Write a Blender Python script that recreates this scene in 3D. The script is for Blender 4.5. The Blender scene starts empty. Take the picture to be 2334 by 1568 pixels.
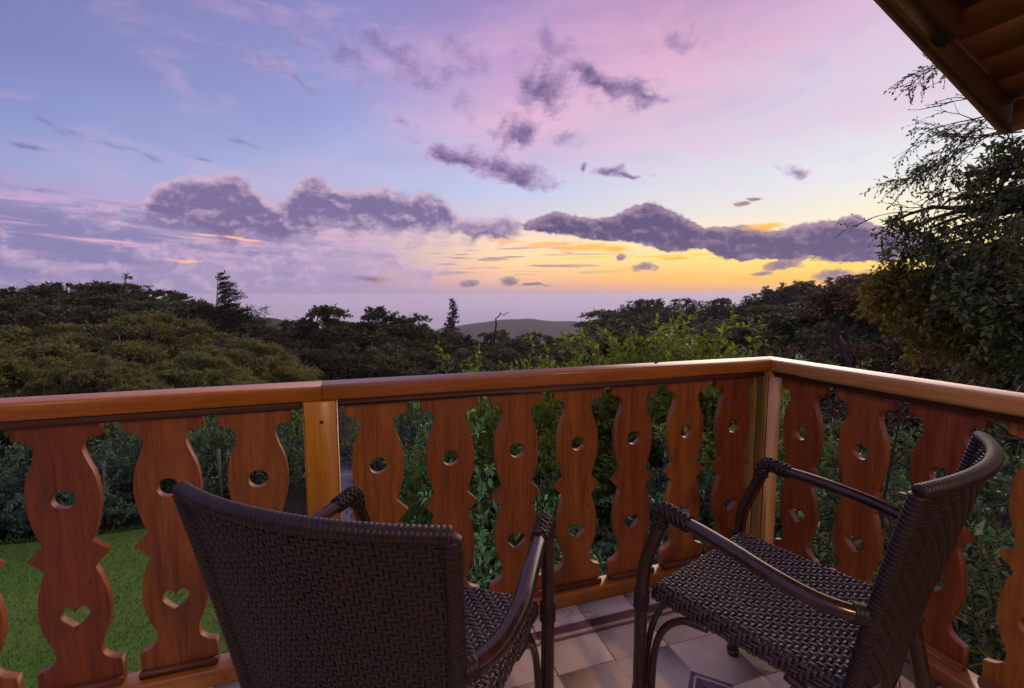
import bpy, math, random
import numpy as np
from mathutils import Vector, Matrix, noise as mnoise
random.seed(7); rng = np.random.default_rng(7)
R = math.radians
sc = bpy.context.scene
COL = sc.collection

# ------------------------------------------------------------------ camera
EYE = Vector((0.0, 0.0, 1.1868)); PITCH, ROLL, YAW = -0.1014, -0.0034, 0.3150
FPX = 1487.9 / 3200.0                       # focal length over picture width
fw = Vector((math.sin(YAW)*math.cos(PITCH), math.cos(YAW)*math.cos(PITCH), math.sin(PITCH)))
rt = Vector((math.cos(YAW), -math.sin(YAW), 0)); up = rt.cross(fw)
rt, up = rt*math.cos(ROLL)+up*math.sin(ROLL), -rt*math.sin(ROLL)+up*math.cos(ROLL)
cd = bpy.data.cameras.new("camera"); cam = bpy.data.objects.new("camera", cd); COL.objects.link(cam)
M = Matrix((rt, up, -fw)).transposed().to_4x4(); M.translation = EYE
cam.matrix_world = M
cd.sensor_width = 36.0; cd.lens = 36.0*FPX; cd.clip_start = 0.05; cd.clip_end = 60000
sc.camera = cam

# ------------------------------------------------------------------ view, sun
sc.view_settings.view_transform = 'Standard'; sc.view_settings.look = 'None'
sc.view_settings.gamma = 1.0; sc.view_settings.exposure = 0.2
try: sc.view_settings.use_curve_mapping = False
except Exception: pass
SUN_AZ, SUN_EL = R(50), R(15)
sl = bpy.data.lights.new("sun", 'SUN'); sl.energy = 1.5; sl.angle = R(45); sl.color = (1.0, 0.78, 0.62)
sc.cycles.volume_bounces = 2
so = bpy.data.objects.new("sun", sl); COL.objects.link(so)
sd = Vector((math.sin(SUN_AZ)*math.cos(SUN_EL), math.cos(SUN_AZ)*math.cos(SUN_EL), math.sin(SUN_EL)))
so.rotation_euler = sd.to_track_quat('Z', 'Y').to_euler(); so.location = (30, 20, 20)

# ------------------------------------------------------------------ node helpers
class NT:
    def __init__(s, tree): s.t = tree; s.n = tree.nodes; s.l = tree.links
    def add(s, typ, **kw):
        nd = s.n.new(typ)
        for k, v in kw.items(): setattr(nd, k, v)
        return nd
    def put(s, sock, v):
        if isinstance(v, bpy.types.NodeSocket): s.l.new(v, sock)
        elif isinstance(v, (tuple, list)) and len(v) == 3 and sock.type == 'RGBA': sock.default_value = (*v, 1)
        else: sock.default_value = v
    def math(s, op, a, b=None, c=None, clamp=False):
        nd = s.add('ShaderNodeMath', operation=op, use_clamp=clamp)
        s.put(nd.inputs[0], a)
        if b is not None: s.put(nd.inputs[1], b)
        if c is not None: s.put(nd.inputs[2], c)
        return nd.outputs[0]
    def mix(s, f, a, b, blend='MIX'):
        nd = s.add('ShaderNodeMix', data_type='RGBA', blend_type=blend); nd.clamp_factor = True
        s.put(nd.inputs[0], f); s.put(nd.inputs[6], a); s.put(nd.inputs[7], b)
        return nd.outputs[2]
    def rng(s, v, a, b, c=0.0, d=1.0, smooth=False):
        nd = s.add('ShaderNodeMapRange', interpolation_type='SMOOTHSTEP' if smooth else 'LINEAR')
        for i, q in enumerate((v, a, b, c, d)): s.put(nd.inputs[i], q)
        return nd.outputs[0]
    def noise(s, vec, scale, detail=3, rough=0.55, dist=0.0):
        nd = s.add('ShaderNodeTexNoise'); s.put(nd.inputs['Vector'], vec)
        nd.inputs['Scale'].default_value = scale; nd.inputs['Detail'].default_value = detail
        nd.inputs['Roughness'].default_value = rough; nd.inputs['Distortion'].default_value = dist
        return nd.outputs[0]
    def xyz(s, x, y, z):
        nd = s.add('ShaderNodeCombineXYZ')
        for i, q in enumerate((x, y, z)): s.put(nd.inputs[i], q)
        return nd.outputs[0]
    def ramp(s, f, pts):
        nd = s.add('ShaderNodeValToRGB'); e = nd.color_ramp.elements
        s.put(nd.inputs[0], f)
        while len(e) < len(pts): e.new(0.5)
        for el, (p, c) in zip(e, pts): el.position = p; el.color = (*c, 1) if len(c) == 3 else c
        return nd.outputs[0]
def lin(c):
    return tuple((v/255/12.92 if v/255 <= .04045 else ((v/255+.055)/1.055)**2.4) for v in c)

# ------------------------------------------------------------------ sky
def build_world():
    w = bpy.data.worlds.new("World"); sc.world = w; w.use_nodes = True
    T = NT(w.node_tree); T.n.clear()
    tc = T.add('ShaderNodeTexCoord').outputs['Generated']
    sp = T.add('ShaderNodeSeparateXYZ'); T.put(sp.inputs[0], tc)
    az = T.math('MULTIPLY', T.math('ARCTAN2', sp.outputs[0], sp.outputs[1]), 57.29578)   # degrees east of the long rail's normal
    el = T.math('MULTIPLY', T.math('ARCSINE', sp.outputs[2]), 57.29578)
    f = T.rng(el, -8, 92)
    cols = [
        (-180, [(-8,(130,116,144)),(0,(148,132,162)),(8,(160,140,172)),(25,(142,132,176)),(60,(142,132,178)),(90,(152,138,180))]),
        (-80,  [(-8,(128,118,155)),(0,(136,124,162)),(6,(144,134,176)),(14,(134,138,184)),(28,(124,126,176)),(60,(140,130,178)),(90,(152,138,180))]),
        (-29,  [(-8,(130,122,160)),(0,(142,132,176)),(3,(138,128,170)),(6,(148,134,176)),(8,(172,150,190)),(11,(150,154,200)),(14,(130,142,192)),(20,(116,122,172)),(28,(110,112,166)),(60,(138,130,176)),(90,(152,138,180))]),
        (0,    [(-8,(150,134,168)),(0,(164,146,186)),(3,(172,150,186)),(7,(190,166,192)),(10,(176,178,210)),(14,(168,172,212)),(19,(150,156,206)),(26,(138,136,190)),(36,(124,122,178)),(60,(144,132,178)),(90,(152,138,180))]),
        (18,   [(-8,(168,146,166)),(-1.2,(178,152,176)),(.6,(206,164,168)),(2.0,(244,188,150)),(4,(252,212,158)),(6.5,(246,214,182)),(9,(206,196,212)),(12,(186,196,226)),(15,(196,182,214)),(19,(214,174,202)),(24,(190,154,196)),(30,(152,132,184)),(60,(154,136,180)),(90,(152,138,180))]),
        (35,   [(-8,(186,150,152)),(-1.2,(196,158,156)),(.5,(236,174,128)),(1.8,(252,186,104)),(3.5,(255,212,128)),(6,(252,226,176)),(9,(220,216,216)),(12.5,(208,208,220)),(17,(210,190,212)),(23,(208,166,194)),(30,(182,144,182)),(60,(162,138,180)),(90,(152,138,180))]),
        (50,   [(-8,(196,154,140)),(-1,(206,160,140)),(.5,(250,182,92)),(2.2,(255,206,92)),(4.2,(255,226,128)),(7,(240,228,200)),(11,(220,222,226)),(17,(206,200,218)),(24,(208,176,204)),(32,(196,152,190)),(60,(166,140,182)),(90,(152,138,180))]),
        (66,   [(-8,(196,154,136)),(-1,(206,160,132)),(.5,(252,190,84)),(3,(255,222,128)),(7,(248,234,204)),(12,(228,228,226)),(18,(214,206,218)),(27,(206,178,204)),(38,(190,152,196)),(60,(166,140,182)),(90,(152,138,180))]),
        (110,  [(-8,(150,134,146)),(0,(170,148,150)),(6,(182,160,164)),(14,(186,168,186)),(28,(176,152,188)),(60,(162,140,182)),(90,(152,138,180))]),
        (180,  [(-8,(130,116,144)),(0,(148,132,162)),(8,(160,140,172)),(25,(142,132,176)),(60,(142,132,178)),(90,(152,138,180))]),
    ]
    c = None; pa = None
    wob = T.noise(T.xyz(T.math('MULTIPLY', az, .05), T.math('MULTIPLY', el, .16), 3.1), 1.0, 2)
    fw_ = T.math('ADD', f, T.math('MULTIPLY', T.math('SUBTRACT', wob, .5), T.rng(el, 5, 25, .0, .06)))
    for a, pts in cols:
        r = T.ramp(fw_, [((e+8)/100, lin(k)) for e, k in pts])
        c = r if c is None else T.mix(T.rng(az, pa, a), c, r)
        pa = a
    def n2(x, y, scale=1.0, detail=4, rough=.58, dist=0.0, off=0.0):
        nd = T.add('ShaderNodeTexNoise', noise_dimensions='2D'); T.put(nd.inputs['Vector'], T.xyz(x, y, 0.0) if off == 0 else T.xyz(T.math('ADD', x, off), y, 0.0))
        nd.inputs['Scale'].default_value = scale; nd.inputs['Detail'].default_value = detail
        nd.inputs['Roughness'].default_value = rough; nd.inputs['Distortion'].default_value = dist
        return nd.outputs[0]
    MU = lambda a, b: T.math('MULTIPLY', a, b)
    AD = lambda a, b: T.math('ADD', a, b)
    # thin rosy and blue veils high up, slanting
    veil = n2(AD(MU(az, .042), MU(el, .04)), T.math('SUBTRACT', MU(el, .15), MU(az, .022)), 1.25, 5, .6, .4, off=3.7)
    hi = T.rng(el, 7, 15)
    c = T.mix(MU(MU(T.rng(veil, .5, .72), hi), .34), c, lin((222, 176, 204)))
    c = T.mix(MU(MU(T.rng(veil, .50, .30), hi), .16), c, lin((124, 136, 194)))
    # flat cloud low in the left with rosy gaps, thin streaks further right
    st = n2(MU(az, .085), MU(AD(el, MU(az, .05)), .95), 1.0, 5, .6, .3, off=1.7)
    m = MU(T.rng(st, .45, .55, smooth=True), MU(MU(T.rng(el, 9.2, 7.0), T.rng(el, .5, 3)), T.rng(az, 5, -14)))
    c = T.mix(MU(m, .8), c, lin((126, 122, 166)))
    c = T.mix(MU(MU(T.rng(st, .44, .36, smooth=True), MU(T.rng(el, 9.0, 6.5), T.rng(el, 3.6, 5.0))), MU(T.rng(az, 8, -8), .8)), c, lin((228, 172, 194)))
    s2 = n2(MU(az, .13), MU(el, 2.4), 1.0, 4, .58, .2, off=9.3)
    m = MU(T.rng(s2, .56, .63, smooth=True), MU(MU(T.rng(el, 6.3, 5.4), T.rng(el, 2.0, 3.0)), MU(T.rng(az, 5, 10), T.rng(az, 34, 24))))
    c = T.mix(MU(m, .75), c, lin((156, 124, 150)))
    m = MU(T.rng(s2, .41, .35, smooth=True), MU(MU(T.rng(el, 5.6, 4.4), T.rng(el, 1.0, 1.8)), MU(T.rng(az, 22, 28), T.rng(az, 70, 60))))
    c = T.mix(MU(m, .85), c, lin((255, 206, 40)))
    # shared noises for the cumulus
    wv = T.add('ShaderNodeTexNoise', noise_dimensions='2D'); T.put(wv.inputs['Vector'], T.xyz(az, el, 0)); wv.inputs['Scale'].default_value = .33; wv.inputs['Detail'].default_value = 2
    wsub = T.add('ShaderNodeVectorMath', operation='SUBTRACT'); T.put(wsub.inputs[0], wv.outputs['Color']); wsub.inputs[1].default_value = (.5, .5, .5)
    NA = n2(az, MU(el, 1.5), .40, 8, .66, .12, off=31.0)
    NB = n2(AD(az, .30), MU(AD(el, .55), 1.5), .40, 5, .62, .12, off=31.0)
    rel = T.math('SUBTRACT', NB, NA)
    def D(px, py):
        d = fw + rt*((px-1167)*1.3710/1487.9) - up*((py-784)*1.3710/1487.9)
        return math.degrees(math.atan2(d.x, d.y)), math.degrees(math.atan2(d.z, math.hypot(d.x, d.y)))
    def paint(c, d, lit, dark, amp, soft, opac=1.0, shade=2.2, core=1.2, off=0.0, top=None):
        d = AD(AD(d, off), MU(T.math('SUBTRACT', NA, .5), amp))
        alpha = MU(T.rng(d, 0.0, soft, smooth=True), opac)
        sh = T.rng(d, .1, core) if top is None else AD(MU(T.rng(d, .1, core), .35), MU(T.rng(AD(top, MU(T.math('SUBTRACT', NA, .5), 2.5)), -.1, 2.6, smooth=True), .75))
        sh = T.math('ADD', sh, MU(rel, shade), clamp=True)
        return T.mix(alpha, c, T.mix(sh, lin(lit), lin(dark)))
    def ell(lst, warp):
        sc_ = T.add('ShaderNodeVectorMath', operation='SCALE'); T.put(sc_.inputs[0], wsub.outputs[0]); sc_.inputs[3].default_value = warp
        ad_ = T.add('ShaderNodeVectorMath', operation='ADD'); T.put(ad_.inputs[0], sc_.outputs[0]); T.put(ad_.inputs[1], T.xyz(az, el, 0))
        fl = T.add('ShaderNodeVectorMath', operation='MULTIPLY'); T.put(fl.inputs[0], ad_.outputs[0]); fl.inputs[1].default_value = (1, 1, 0)
        best = None
        for px, py, rx, ry, tilt in lst:
            a, e = D(px, py); q = ((px-1167)/1085.3)**2
            k = math.degrees(1.3710/1487.9)
            mp = T.add('ShaderNodeMapping', vector_type='TEXTURE'); T.put(mp.inputs[0], fl.outputs[0])
            mp.inputs[1].default_value = (a, e, 0); mp.inputs[2].default_value = (0, 0, R(-tilt))
            mp.inputs[3].default_value = (rx*k/(1+q), ry*k/math.sqrt(1+q), 1)
            ln = T.add('ShaderNodeVectorMath', operation='LENGTH'); T.put(ln.inputs[0], mp.outputs[0])
            best = ln.outputs[1] if best is None else T.math('SMOOTH_MIN', best, ln.outputs[1], .3)
        return T.math('MAXIMUM', T.math('SUBTRACT', 1.0, best), -1.2)
    def bank(tops, bots, kt, kb):
        tp = sorted(D(*q) for q in tops); bt = sorted(D(*q) for q in bots)
        a0, a1 = tp[0][0], tp[-1][0]; n = 32
        xs = [a0+(a1-a0)*i/(n-1) for i in range(n)]
        ty = np.interp(xs, [q[0] for q in tp], [q[1] for q in tp]); by = np.interp(xs, [q[0] for q in bt], [q[1] for q in bt])
        r = T.ramp(T.rng(az, a0, a1), [(i/(n-1), (ty[i]/20, by[i]/20, 0)) for i in range(n)])
        sx = T.add('ShaderNodeSeparateColor'); T.put(sx.inputs[0], r)
        up_ = T.math('DIVIDE', T.math('SUBTRACT', MU(sx.outputs[0], 20), el), kt)
        dn_ = T.math('DIVIDE', T.math('SUBTRACT', el, MU(sx.outputs[1], 20)), kb)
        ends = T.math('MINIMUM', T.math('SUBTRACT', az, a0), T.math('SUBTRACT', a1, az))
        return T.math('MAXIMUM', T.math('MINIMUM', T.math('MINIMUM', up_, dn_), AD(ends, .2)), -1.5), up_
    c = paint(c, ell(((950,165,170,38,22),(780,125,130,30,15),(880,110,120,26,10),(1045,130,85,36,15),(660,175,110,16,25),(1240,95,80,30,0),(1565,90,90,22,5),(1290,312,50,24,0),(905,275,45,16,20)), 3.5), (190,160,198), (122,106,154), 3.2, 1.8, .68, shade=2.6, off=.35)
    c = paint(c, ell(((100,275,140,11,17),(60,328,120,11,3),(280,338,150,10,7),(470,368,80,7,4),(570,332,70,10,4),(80,436,140,10,4),(60,470,180,9,3),(250,487,160,9,3)), 1.2), (150,150,196), (120,116,162), 2.6, 1.4, .9)
    c = paint(c, ell(((20,565,60,55,0),(150,620,170,40,0),(450,580,170,50,0),(690,590,130,70,0),(880,585,85,55,0),(960,625,70,25,0),(560,640,240,30,0),(1195,690,30,20,20),(240,500,70,34,0)), 2.2), (200,172,200), (158,140,180), 4.0, .9, .66, shade=5)
    bd, bt_ = bank(((322,470),(332,425),(370,410),(400,404),(450,408),(480,400),(530,392),(565,408),(580,452),(620,456),(665,440),(680,412),(715,396),(745,413),(765,430),(800,433),(860,424),(890,419),(915,448),(960,440),(1000,438),(1020,465),(1045,498),(1100,495),(1150,490),(1185,505),(1205,520)),
                      ((322,500),(370,520),(450,526),(470,540),(580,552),(620,556),(700,530),(760,520),(840,526),(960,536),(1040,526),(1080,545),(1130,550),(1205,522)), .75, 1.7)
    c = paint(c, bd, (196,168,192), (114,100,142), 3.3, 1.3, .95, shade=3.0, core=2.3, off=.6, top=bt_)
    bd, bt_ = bank(((1195,512),(1224,494),(1257,483),(1286,485),(1302,498),(1359,501),(1404,499),(1421,487),(1437,467),(1471,461),(1505,470),(1539,485),(1572,500),(1595,521),(1629,527),(1662,518),(1713,515),(1752,529),(1797,524),(1842,507),(1871,499),(1916,504),(1944,494),(1977,501),(2011,515),(2056,527),(2112,545)),
                      ((1195,524),(1269,533),(1325,541),(1364,549),(1432,549),(1488,560),(1550,577),(1600,558),(1617,577),(1662,591),(1775,589),(1944,597),(2028,592),(2112,575)), .55, .6)
    c = paint(c, bd, (160,132,156), (92,80,118), 3.2, .6, 1.0, shade=3.2, core=1.8, off=.45, top=bt_)
    c = paint(c, ell(((1235,195,66,44,0),(1345,178,60,20,30),(1410,205,85,28,14),(1470,218,48,12,16),(1175,298,48,34,0),(1050,362,100,16,16),(1120,380,85,28,16),(1190,405,64,22,8),(1386,390,32,11,4),(1815,388,38,12,10),(1328,384,10,13,0),(1440,400,36,6,5)), 1.9), (170,142,180), (100,84,130), 3.0, 1.1, .94, shade=2.8, core=1.7, off=.4)
    c = paint(c, ell(((1467,608,28,13,0),(1780,606,60,11,0),(1910,626,80,15,0),(1735,622,30,5,0),(1161,642,24,13,0),(1070,645,30,8,0),(1210,650,50,5,0),(850,635,50,10,0),(1417,585,14,8,0),(1720,455,30,5,0),(1690,466,18,5,0)), .7), (172,140,142), (118,98,130), 2.2, .6, .95, shade=4, off=.1)
    # glowing strips under the banks
    gl = AD(ell(((1330,563,105,13,-2),(1400,567,52,11,0),(1545,587,66,5,0),(1250,556,110,9,-3),(1150,548,70,6,2),(1740,516,60,12,0),(1830,640,100,3,0),(1700,634,66,2.5,0),(560,547,66,4,5),(470,536,46,4,5),(430,595,60,5,-2)), .6), MU(T.math('SUBTRACT', NA, .5), 1.2))
    c = T.mix(MU(T.rng(gl, 0, .8, smooth=True), .9), c, T.mix(T.rng(az, 14, 30), lin((252,186,150)), lin((255,178,44))))
    # physical sky underneath, faint
    sky = T.add('ShaderNodeTexSky', sky_type='NISHITA'); sky.sun_disc = False
    sky.sun_elevation = SUN_EL; sky.sun_rotation = SUN_AZ
    b1 = T.add('ShaderNodeBackground'); T.put(b1.inputs[0], c); b1.inputs[1].default_value = 1.0
    b2 = T.add('ShaderNodeBackground'); T.put(b2.inputs[0], sky.outputs[0]); b2.inputs[1].default_value = 0.0004
    ad = T.add('ShaderNodeAddShader'); T.l.new(b1.outputs[0], ad.inputs[0]); T.l.new(b2.outputs[0], ad.inputs[1])
    out = T.add('ShaderNodeOutputWorld'); T.l.new(ad.outputs[0], out.inputs[0])
    try: w.cycles.sampling_method = 'MANUAL'; w.cycles.sample_map_resolution = 512
    except Exception: pass
build_world()

# ------------------------------------------------------------------ mesh helpers
def mesh_np(name, verts, faces_flat, sizes, mats=None, smooth=False, mat_idx=None):
    me = bpy.data.meshes.new(name)
    verts = np.asarray(verts, dtype=np.float32).reshape(-1, 3)
    faces_flat = np.asarray(faces_flat, dtype=np.int32).ravel(); sizes = np.asarray(sizes, dtype=np.int32)
    me.vertices.add(len(verts)); me.vertices.foreach_set('co', verts.ravel())
    me.loops.add(len(faces_flat)); me.loops.foreach_set('vertex_index', faces_flat)
    me.polygons.add(len(sizes)); st = np.zeros(len(sizes), dtype=np.int32); st[1:] = np.cumsum(sizes)[:-1]
    me.polygons.foreach_set('loop_start', st)
    if mat_idx is not None: me.polygons.foreach_set('material_index', np.asarray(mat_idx, dtype=np.int32))
    if smooth: me.polygons.foreach_set('use_smooth', np.ones(len(sizes), dtype=bool))
    for m in (mats or []): me.materials.append(m)
    me.update(calc_edges=True); me.validate()
    return me
class MB:
    """collects quads and triangles of one part"""
    def __init__(s): s.v = []; s.f = []; s.n = 0
    def raw(s, v, f):
        v = np.asarray(v, float).reshape(-1, 3); s.v.append(v); s.f += [tuple(i+s.n for i in q) for q in f]; s.n += len(v)
    def box(s, a, b, bev=0.0):
        (x0, y0, z0), (x1, y1, z1) = a, b
        if bev <= 0:
            s.raw([(x0,y0,z0),(x1,y0,z0),(x1,y1,z0),(x0,y1,z0),(x0,y0,z1),(x1,y0,z1),(x1,y1,z1),(x0,y1,z1)],
                  [(0,3,2,1),(4,5,6,7),(0,1,5,4),(1,2,6,5),(2,3,7,6),(3,0,4,7)]); return
        c = bev; vs = []; 
        def P(x, y, z): vs.append((x, y, z)); return len(vs)-1
        X = (x0, x1); Y = (y0, y1); Z = (z0, z1); idx = {}
        for i in (0, 1):
            for j in (0, 1):
                for k in (0, 1):
                    sx, sy, sz = (1, -1)[i], (1, -1)[j], (1, -1)[k]
                    idx[i,j,k,'x'] = P(X[i], Y[j]+sy*c, Z[k]+sz*c)
                    idx[i,j,k,'y'] = P(X[i]+sx*c, Y[j], Z[k]+sz*c)
                    idx[i,j,k,'z'] = P(X[i]+sx*c, Y[j]+sy*c, Z[k])
        F = []
        for ax in range(3):
            nm = 'xyz'[ax]
            for e in (0, 1):
                q = [(0,0),(1,0),(1,1),(0,1)]
                if e == 0: q = q[::-1]
                if ax == 1: q = q[::-1]
                f = []
                for a_, b_ in q:
                    t = [a_, b_]; t.insert(ax, e); f.append(idx[(*t, nm)])
                F.append(tuple(f))
        for ax in range(3):
            o = [0, 1, 2]; o.remove(ax); n1, n2 = 'xyz'[o[0]], 'xyz'[o[1]]
            for a_ in (0, 1):
                for b_ in (0, 1):
                    def K(e, nmx): t = [0, 0, 0]; t[ax] = e; t[o[0]] = a_; t[o[1]] = b_; return idx[(*t, nmx)]
                    F.append((K(0, n1), K(1, n1), K(1, n2), K(0, n2)))
        for i in (0, 1):
            for j in (0, 1):
                for k in (0, 1): F.append((idx[i,j,k,'x'], idx[i,j,k,'y'], idx[i,j,k,'z']))
        s.raw(vs, F)
    def tube(s, pts, rad, seg=8, cap=True, flat=1.0):
        pts = [Vector(p) for p in pts]; n = len(pts)
        rad = [rad]*n if not hasattr(rad, '__len__') else list(rad)
        up_ = None; vs = []; F = []
        for i, p in enumerate(pts):
            t = (pts[min(i+1, n-1)]-pts[max(i-1, 0)]).normalized()
            if up_ is None: up_ = (Vector((0, 0, 1)) if abs(t.z) < .9 else Vector((1, 0, 0)))
            a = (up_ - t*up_.dot(t)).normalized(); b = t.cross(a); up_ = a
            for k in range(seg):
                th = 2*math.pi*k/seg
                vs.append(p + a*math.cos(th)*rad[i]*flat + b*math.sin(th)*rad[i])
        for i in range(n-1):
            for k in range(seg):
                F.append((i*seg+k, i*seg+(k+1) % seg, (i+1)*seg+(k+1) % seg, (i+1)*seg+k))
        if cap: F.append(tuple(range(seg-1, -1, -1))); F.append(tuple((n-1)*seg+k for k in range(seg)))
        s.raw([tuple(v) for v in vs], F)
    def mesh(s, name, mat, smooth=False):
        v = np.concatenate(s.v) if s.v else np.zeros((0, 3))
        me = mesh_np(name, v, [i for f in s.f for i in f], [len(f) for f in s.f], [mat] if mat else None, smooth)
        bm_ = None
        return me
def fix_normals(me):
    import bmesh
    bm = bmesh.new(); bm.from_mesh(me); bmesh.ops.recalc_face_normals(bm, faces=bm.faces); bm.to_mesh(me); bm.free()
    return me
def link(name, me, parent=None, loc=(0, 0, 0), rot=(0, 0, 0), **props):
    o = bpy.data.objects.new(name, me); COL.objects.link(o); o.location = loc; o.rotation_euler = rot
    if parent is not None: o.parent = parent
    for k, v in props.items(): o[k] = v
    return o
def thing(name, label, cat, loc=(0, 0, 0), rotz=0.0, group=None):
    o = link(name, None, None, loc, (0, 0, rotz), label=label, category=cat)
    if group: o['group'] = group
    return o
def spline(pts, n):
    """Catmull-Rom through points, n samples per span"""
    P = [Vector(p) for p in pts]; P = [P[0]*2-P[1]] + P + [P[-1]*2-P[-2]]; out = []
    for i in range(1, len(P)-2):
        for k in range(n):
            t = k/n; a, b, c_, d = P[i-1], P[i], P[i+1], P[i+2]
            out.append(.5*((2*b)+(c_-a)*t+(2*a-5*b+4*c_-d)*t*t+(3*b-a-3*c_+d)*t*t*t))
    out.append(P[-2]); return out

# ------------------------------------------------------------------ materials
def new_mat(name):
    m = bpy.data.materials.new(name); m.use_nodes = True
    T = NT(m.node_tree); bs = T.n.get('Principled BSDF'); return m, T, bs
def bump(T, bs, h, strength=.3, dist=.01):
    b = T.add('ShaderNodeBump'); b.inputs['Strength'].default_value = strength; b.inputs['Distance'].default_value = dist
    T.put(b.inputs['Height'], h); T.l.new(b.outputs[0], bs.inputs['Normal'])
def wood(name, base, dark, light, axis='Z', rough=.34, coat=.25, streak=26):
    m, T, bs = new_mat(name)
    co = T.add('ShaderNodeTexCoord').outputs['Object']; info = T.add('ShaderNodeObjectInfo').outputs['Random']
    mp = T.add('ShaderNodeMapping'); T.put(mp.inputs[0], co)
    sc_ = {'X': (.06, 1, 1), 'Y': (1, .06, 1), 'Z': (1, 1, .06)}[axis]
    mp.inputs[3].default_value = sc_
    T.put(mp.inputs[1], T.xyz(T.math('MULTIPLY', info, 31.0), T.math('MULTIPLY', info, 17.0), T.math('MULTIPLY', info, 23.0)))
    g1 = T.noise(mp.outputs[0], streak, 6, .65, .6)
    g2 = T.noise(mp.outputs[0], streak*5.5, 3, .6)
    blotch = T.noise(co, 5.5, 3, .55)
    c = T.mix(T.rng(g1, .35, .68), dark, base); c = T.mix(T.math('MULTIPLY', T.rng(g2, .45, .75), .45), c, light)
    c = T.mix(T.math('MULTIPLY', T.rng(blotch, .5, .3), .45), c, dark)
    # few knots
    vk = T.add('ShaderNodeTexVoronoi'); T.put(vk.inputs['Vector'], co); vk.inputs['Scale'].default_value = 3.2
    kn = T.rng(vk.outputs['Distance'], .030, .012)
    c = T.mix(T.math('MULTIPLY', kn, .8), c, (dark[0]*.25, dark[1]*.25, dark[2]*.25))
    hv = T.add('ShaderNodeHueSaturation'); T.put(hv.inputs['Color'], c)
    T.put(hv.inputs['Value'], T.rng(info, 0, 1, .70, 1.22)); T.put(hv.inputs['Hue'], T.rng(info, 0, 1, .488, .512))
    wr = T.noise(co, 2.3, 6, .7); c2 = T.mix(T.math('MULTIPLY', T.rng(wr, .60, .72), .45), hv.outputs[0], (dark[0]*.5, dark[1]*.5, dark[2]*.5)); fl_ = T.noise(co, 34, 2, .5); c2 = T.mix(T.math('MULTIPLY', T.rng(fl_, .70, .76), .5), c2, (dark[0]*.3, dark[1]*.3, dark[2]*.3))
    T.put(bs.inputs['Base Color'], c2)
    T.put(bs.inputs['Roughness'], T.rng(g2, .3, .7, rough-.06, rough+.1))
    bs.inputs['Coat Weight'].default_value = coat; bs.inputs['Coat Roughness'].default_value = .22
    bump(T, bs, T.math('ADD', g1, T.math('MULTIPLY', g2, .5)), .25, .0012)
    return m
M_RED_Z = wood('varnished_red_wood', (.36, .100, .012), (.15, .038, .006), (.50, .165, .02), 'Z', rough=.45, coat=.06)
M_ORANGE_X = wood('orange_wood_rail', (.62, .245, .014), (.42, .14, .008), (.74, .33, .03), 'X', rough=.34, coat=.45)
M_TAN_Y = wood('tan_wood_rail', (.58, .27, .07), (.42, .17, .035), (.70, .36, .11), 'Y', rough=.34, coat=.5)
M_POST = wood('orange_wood_post', (.62, .27, .012), (.46, .17, .008), (.72, .34, .02), 'Z')
M_TAN_Z = wood('tan_wood_post', (.54, .25, .065), (.36, .14, .03), (.64, .32, .09), 'Z')
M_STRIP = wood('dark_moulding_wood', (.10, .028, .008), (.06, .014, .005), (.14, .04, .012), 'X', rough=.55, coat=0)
M_FOOT = wood('dark_red_foot_wood', (.20, .045, .009), (.10, .02, .005), (.28, .07, .014), 'X', rough=.45, coat=.1)
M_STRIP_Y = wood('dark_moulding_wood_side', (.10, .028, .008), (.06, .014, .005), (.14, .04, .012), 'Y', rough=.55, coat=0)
M_ROOF = wood('ceiling_board_wood', (.70, .25, .08), (.48, .15, .045), (.80, .34, .12), 'Y', rough=.5, coat=.1, streak=14)
M_ROOFB = wood('rafter_wood', (.22, .10, .055), (.14, .06, .034), (.28, .13, .07), 'X', rough=.5, coat=.05, streak=14)

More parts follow.
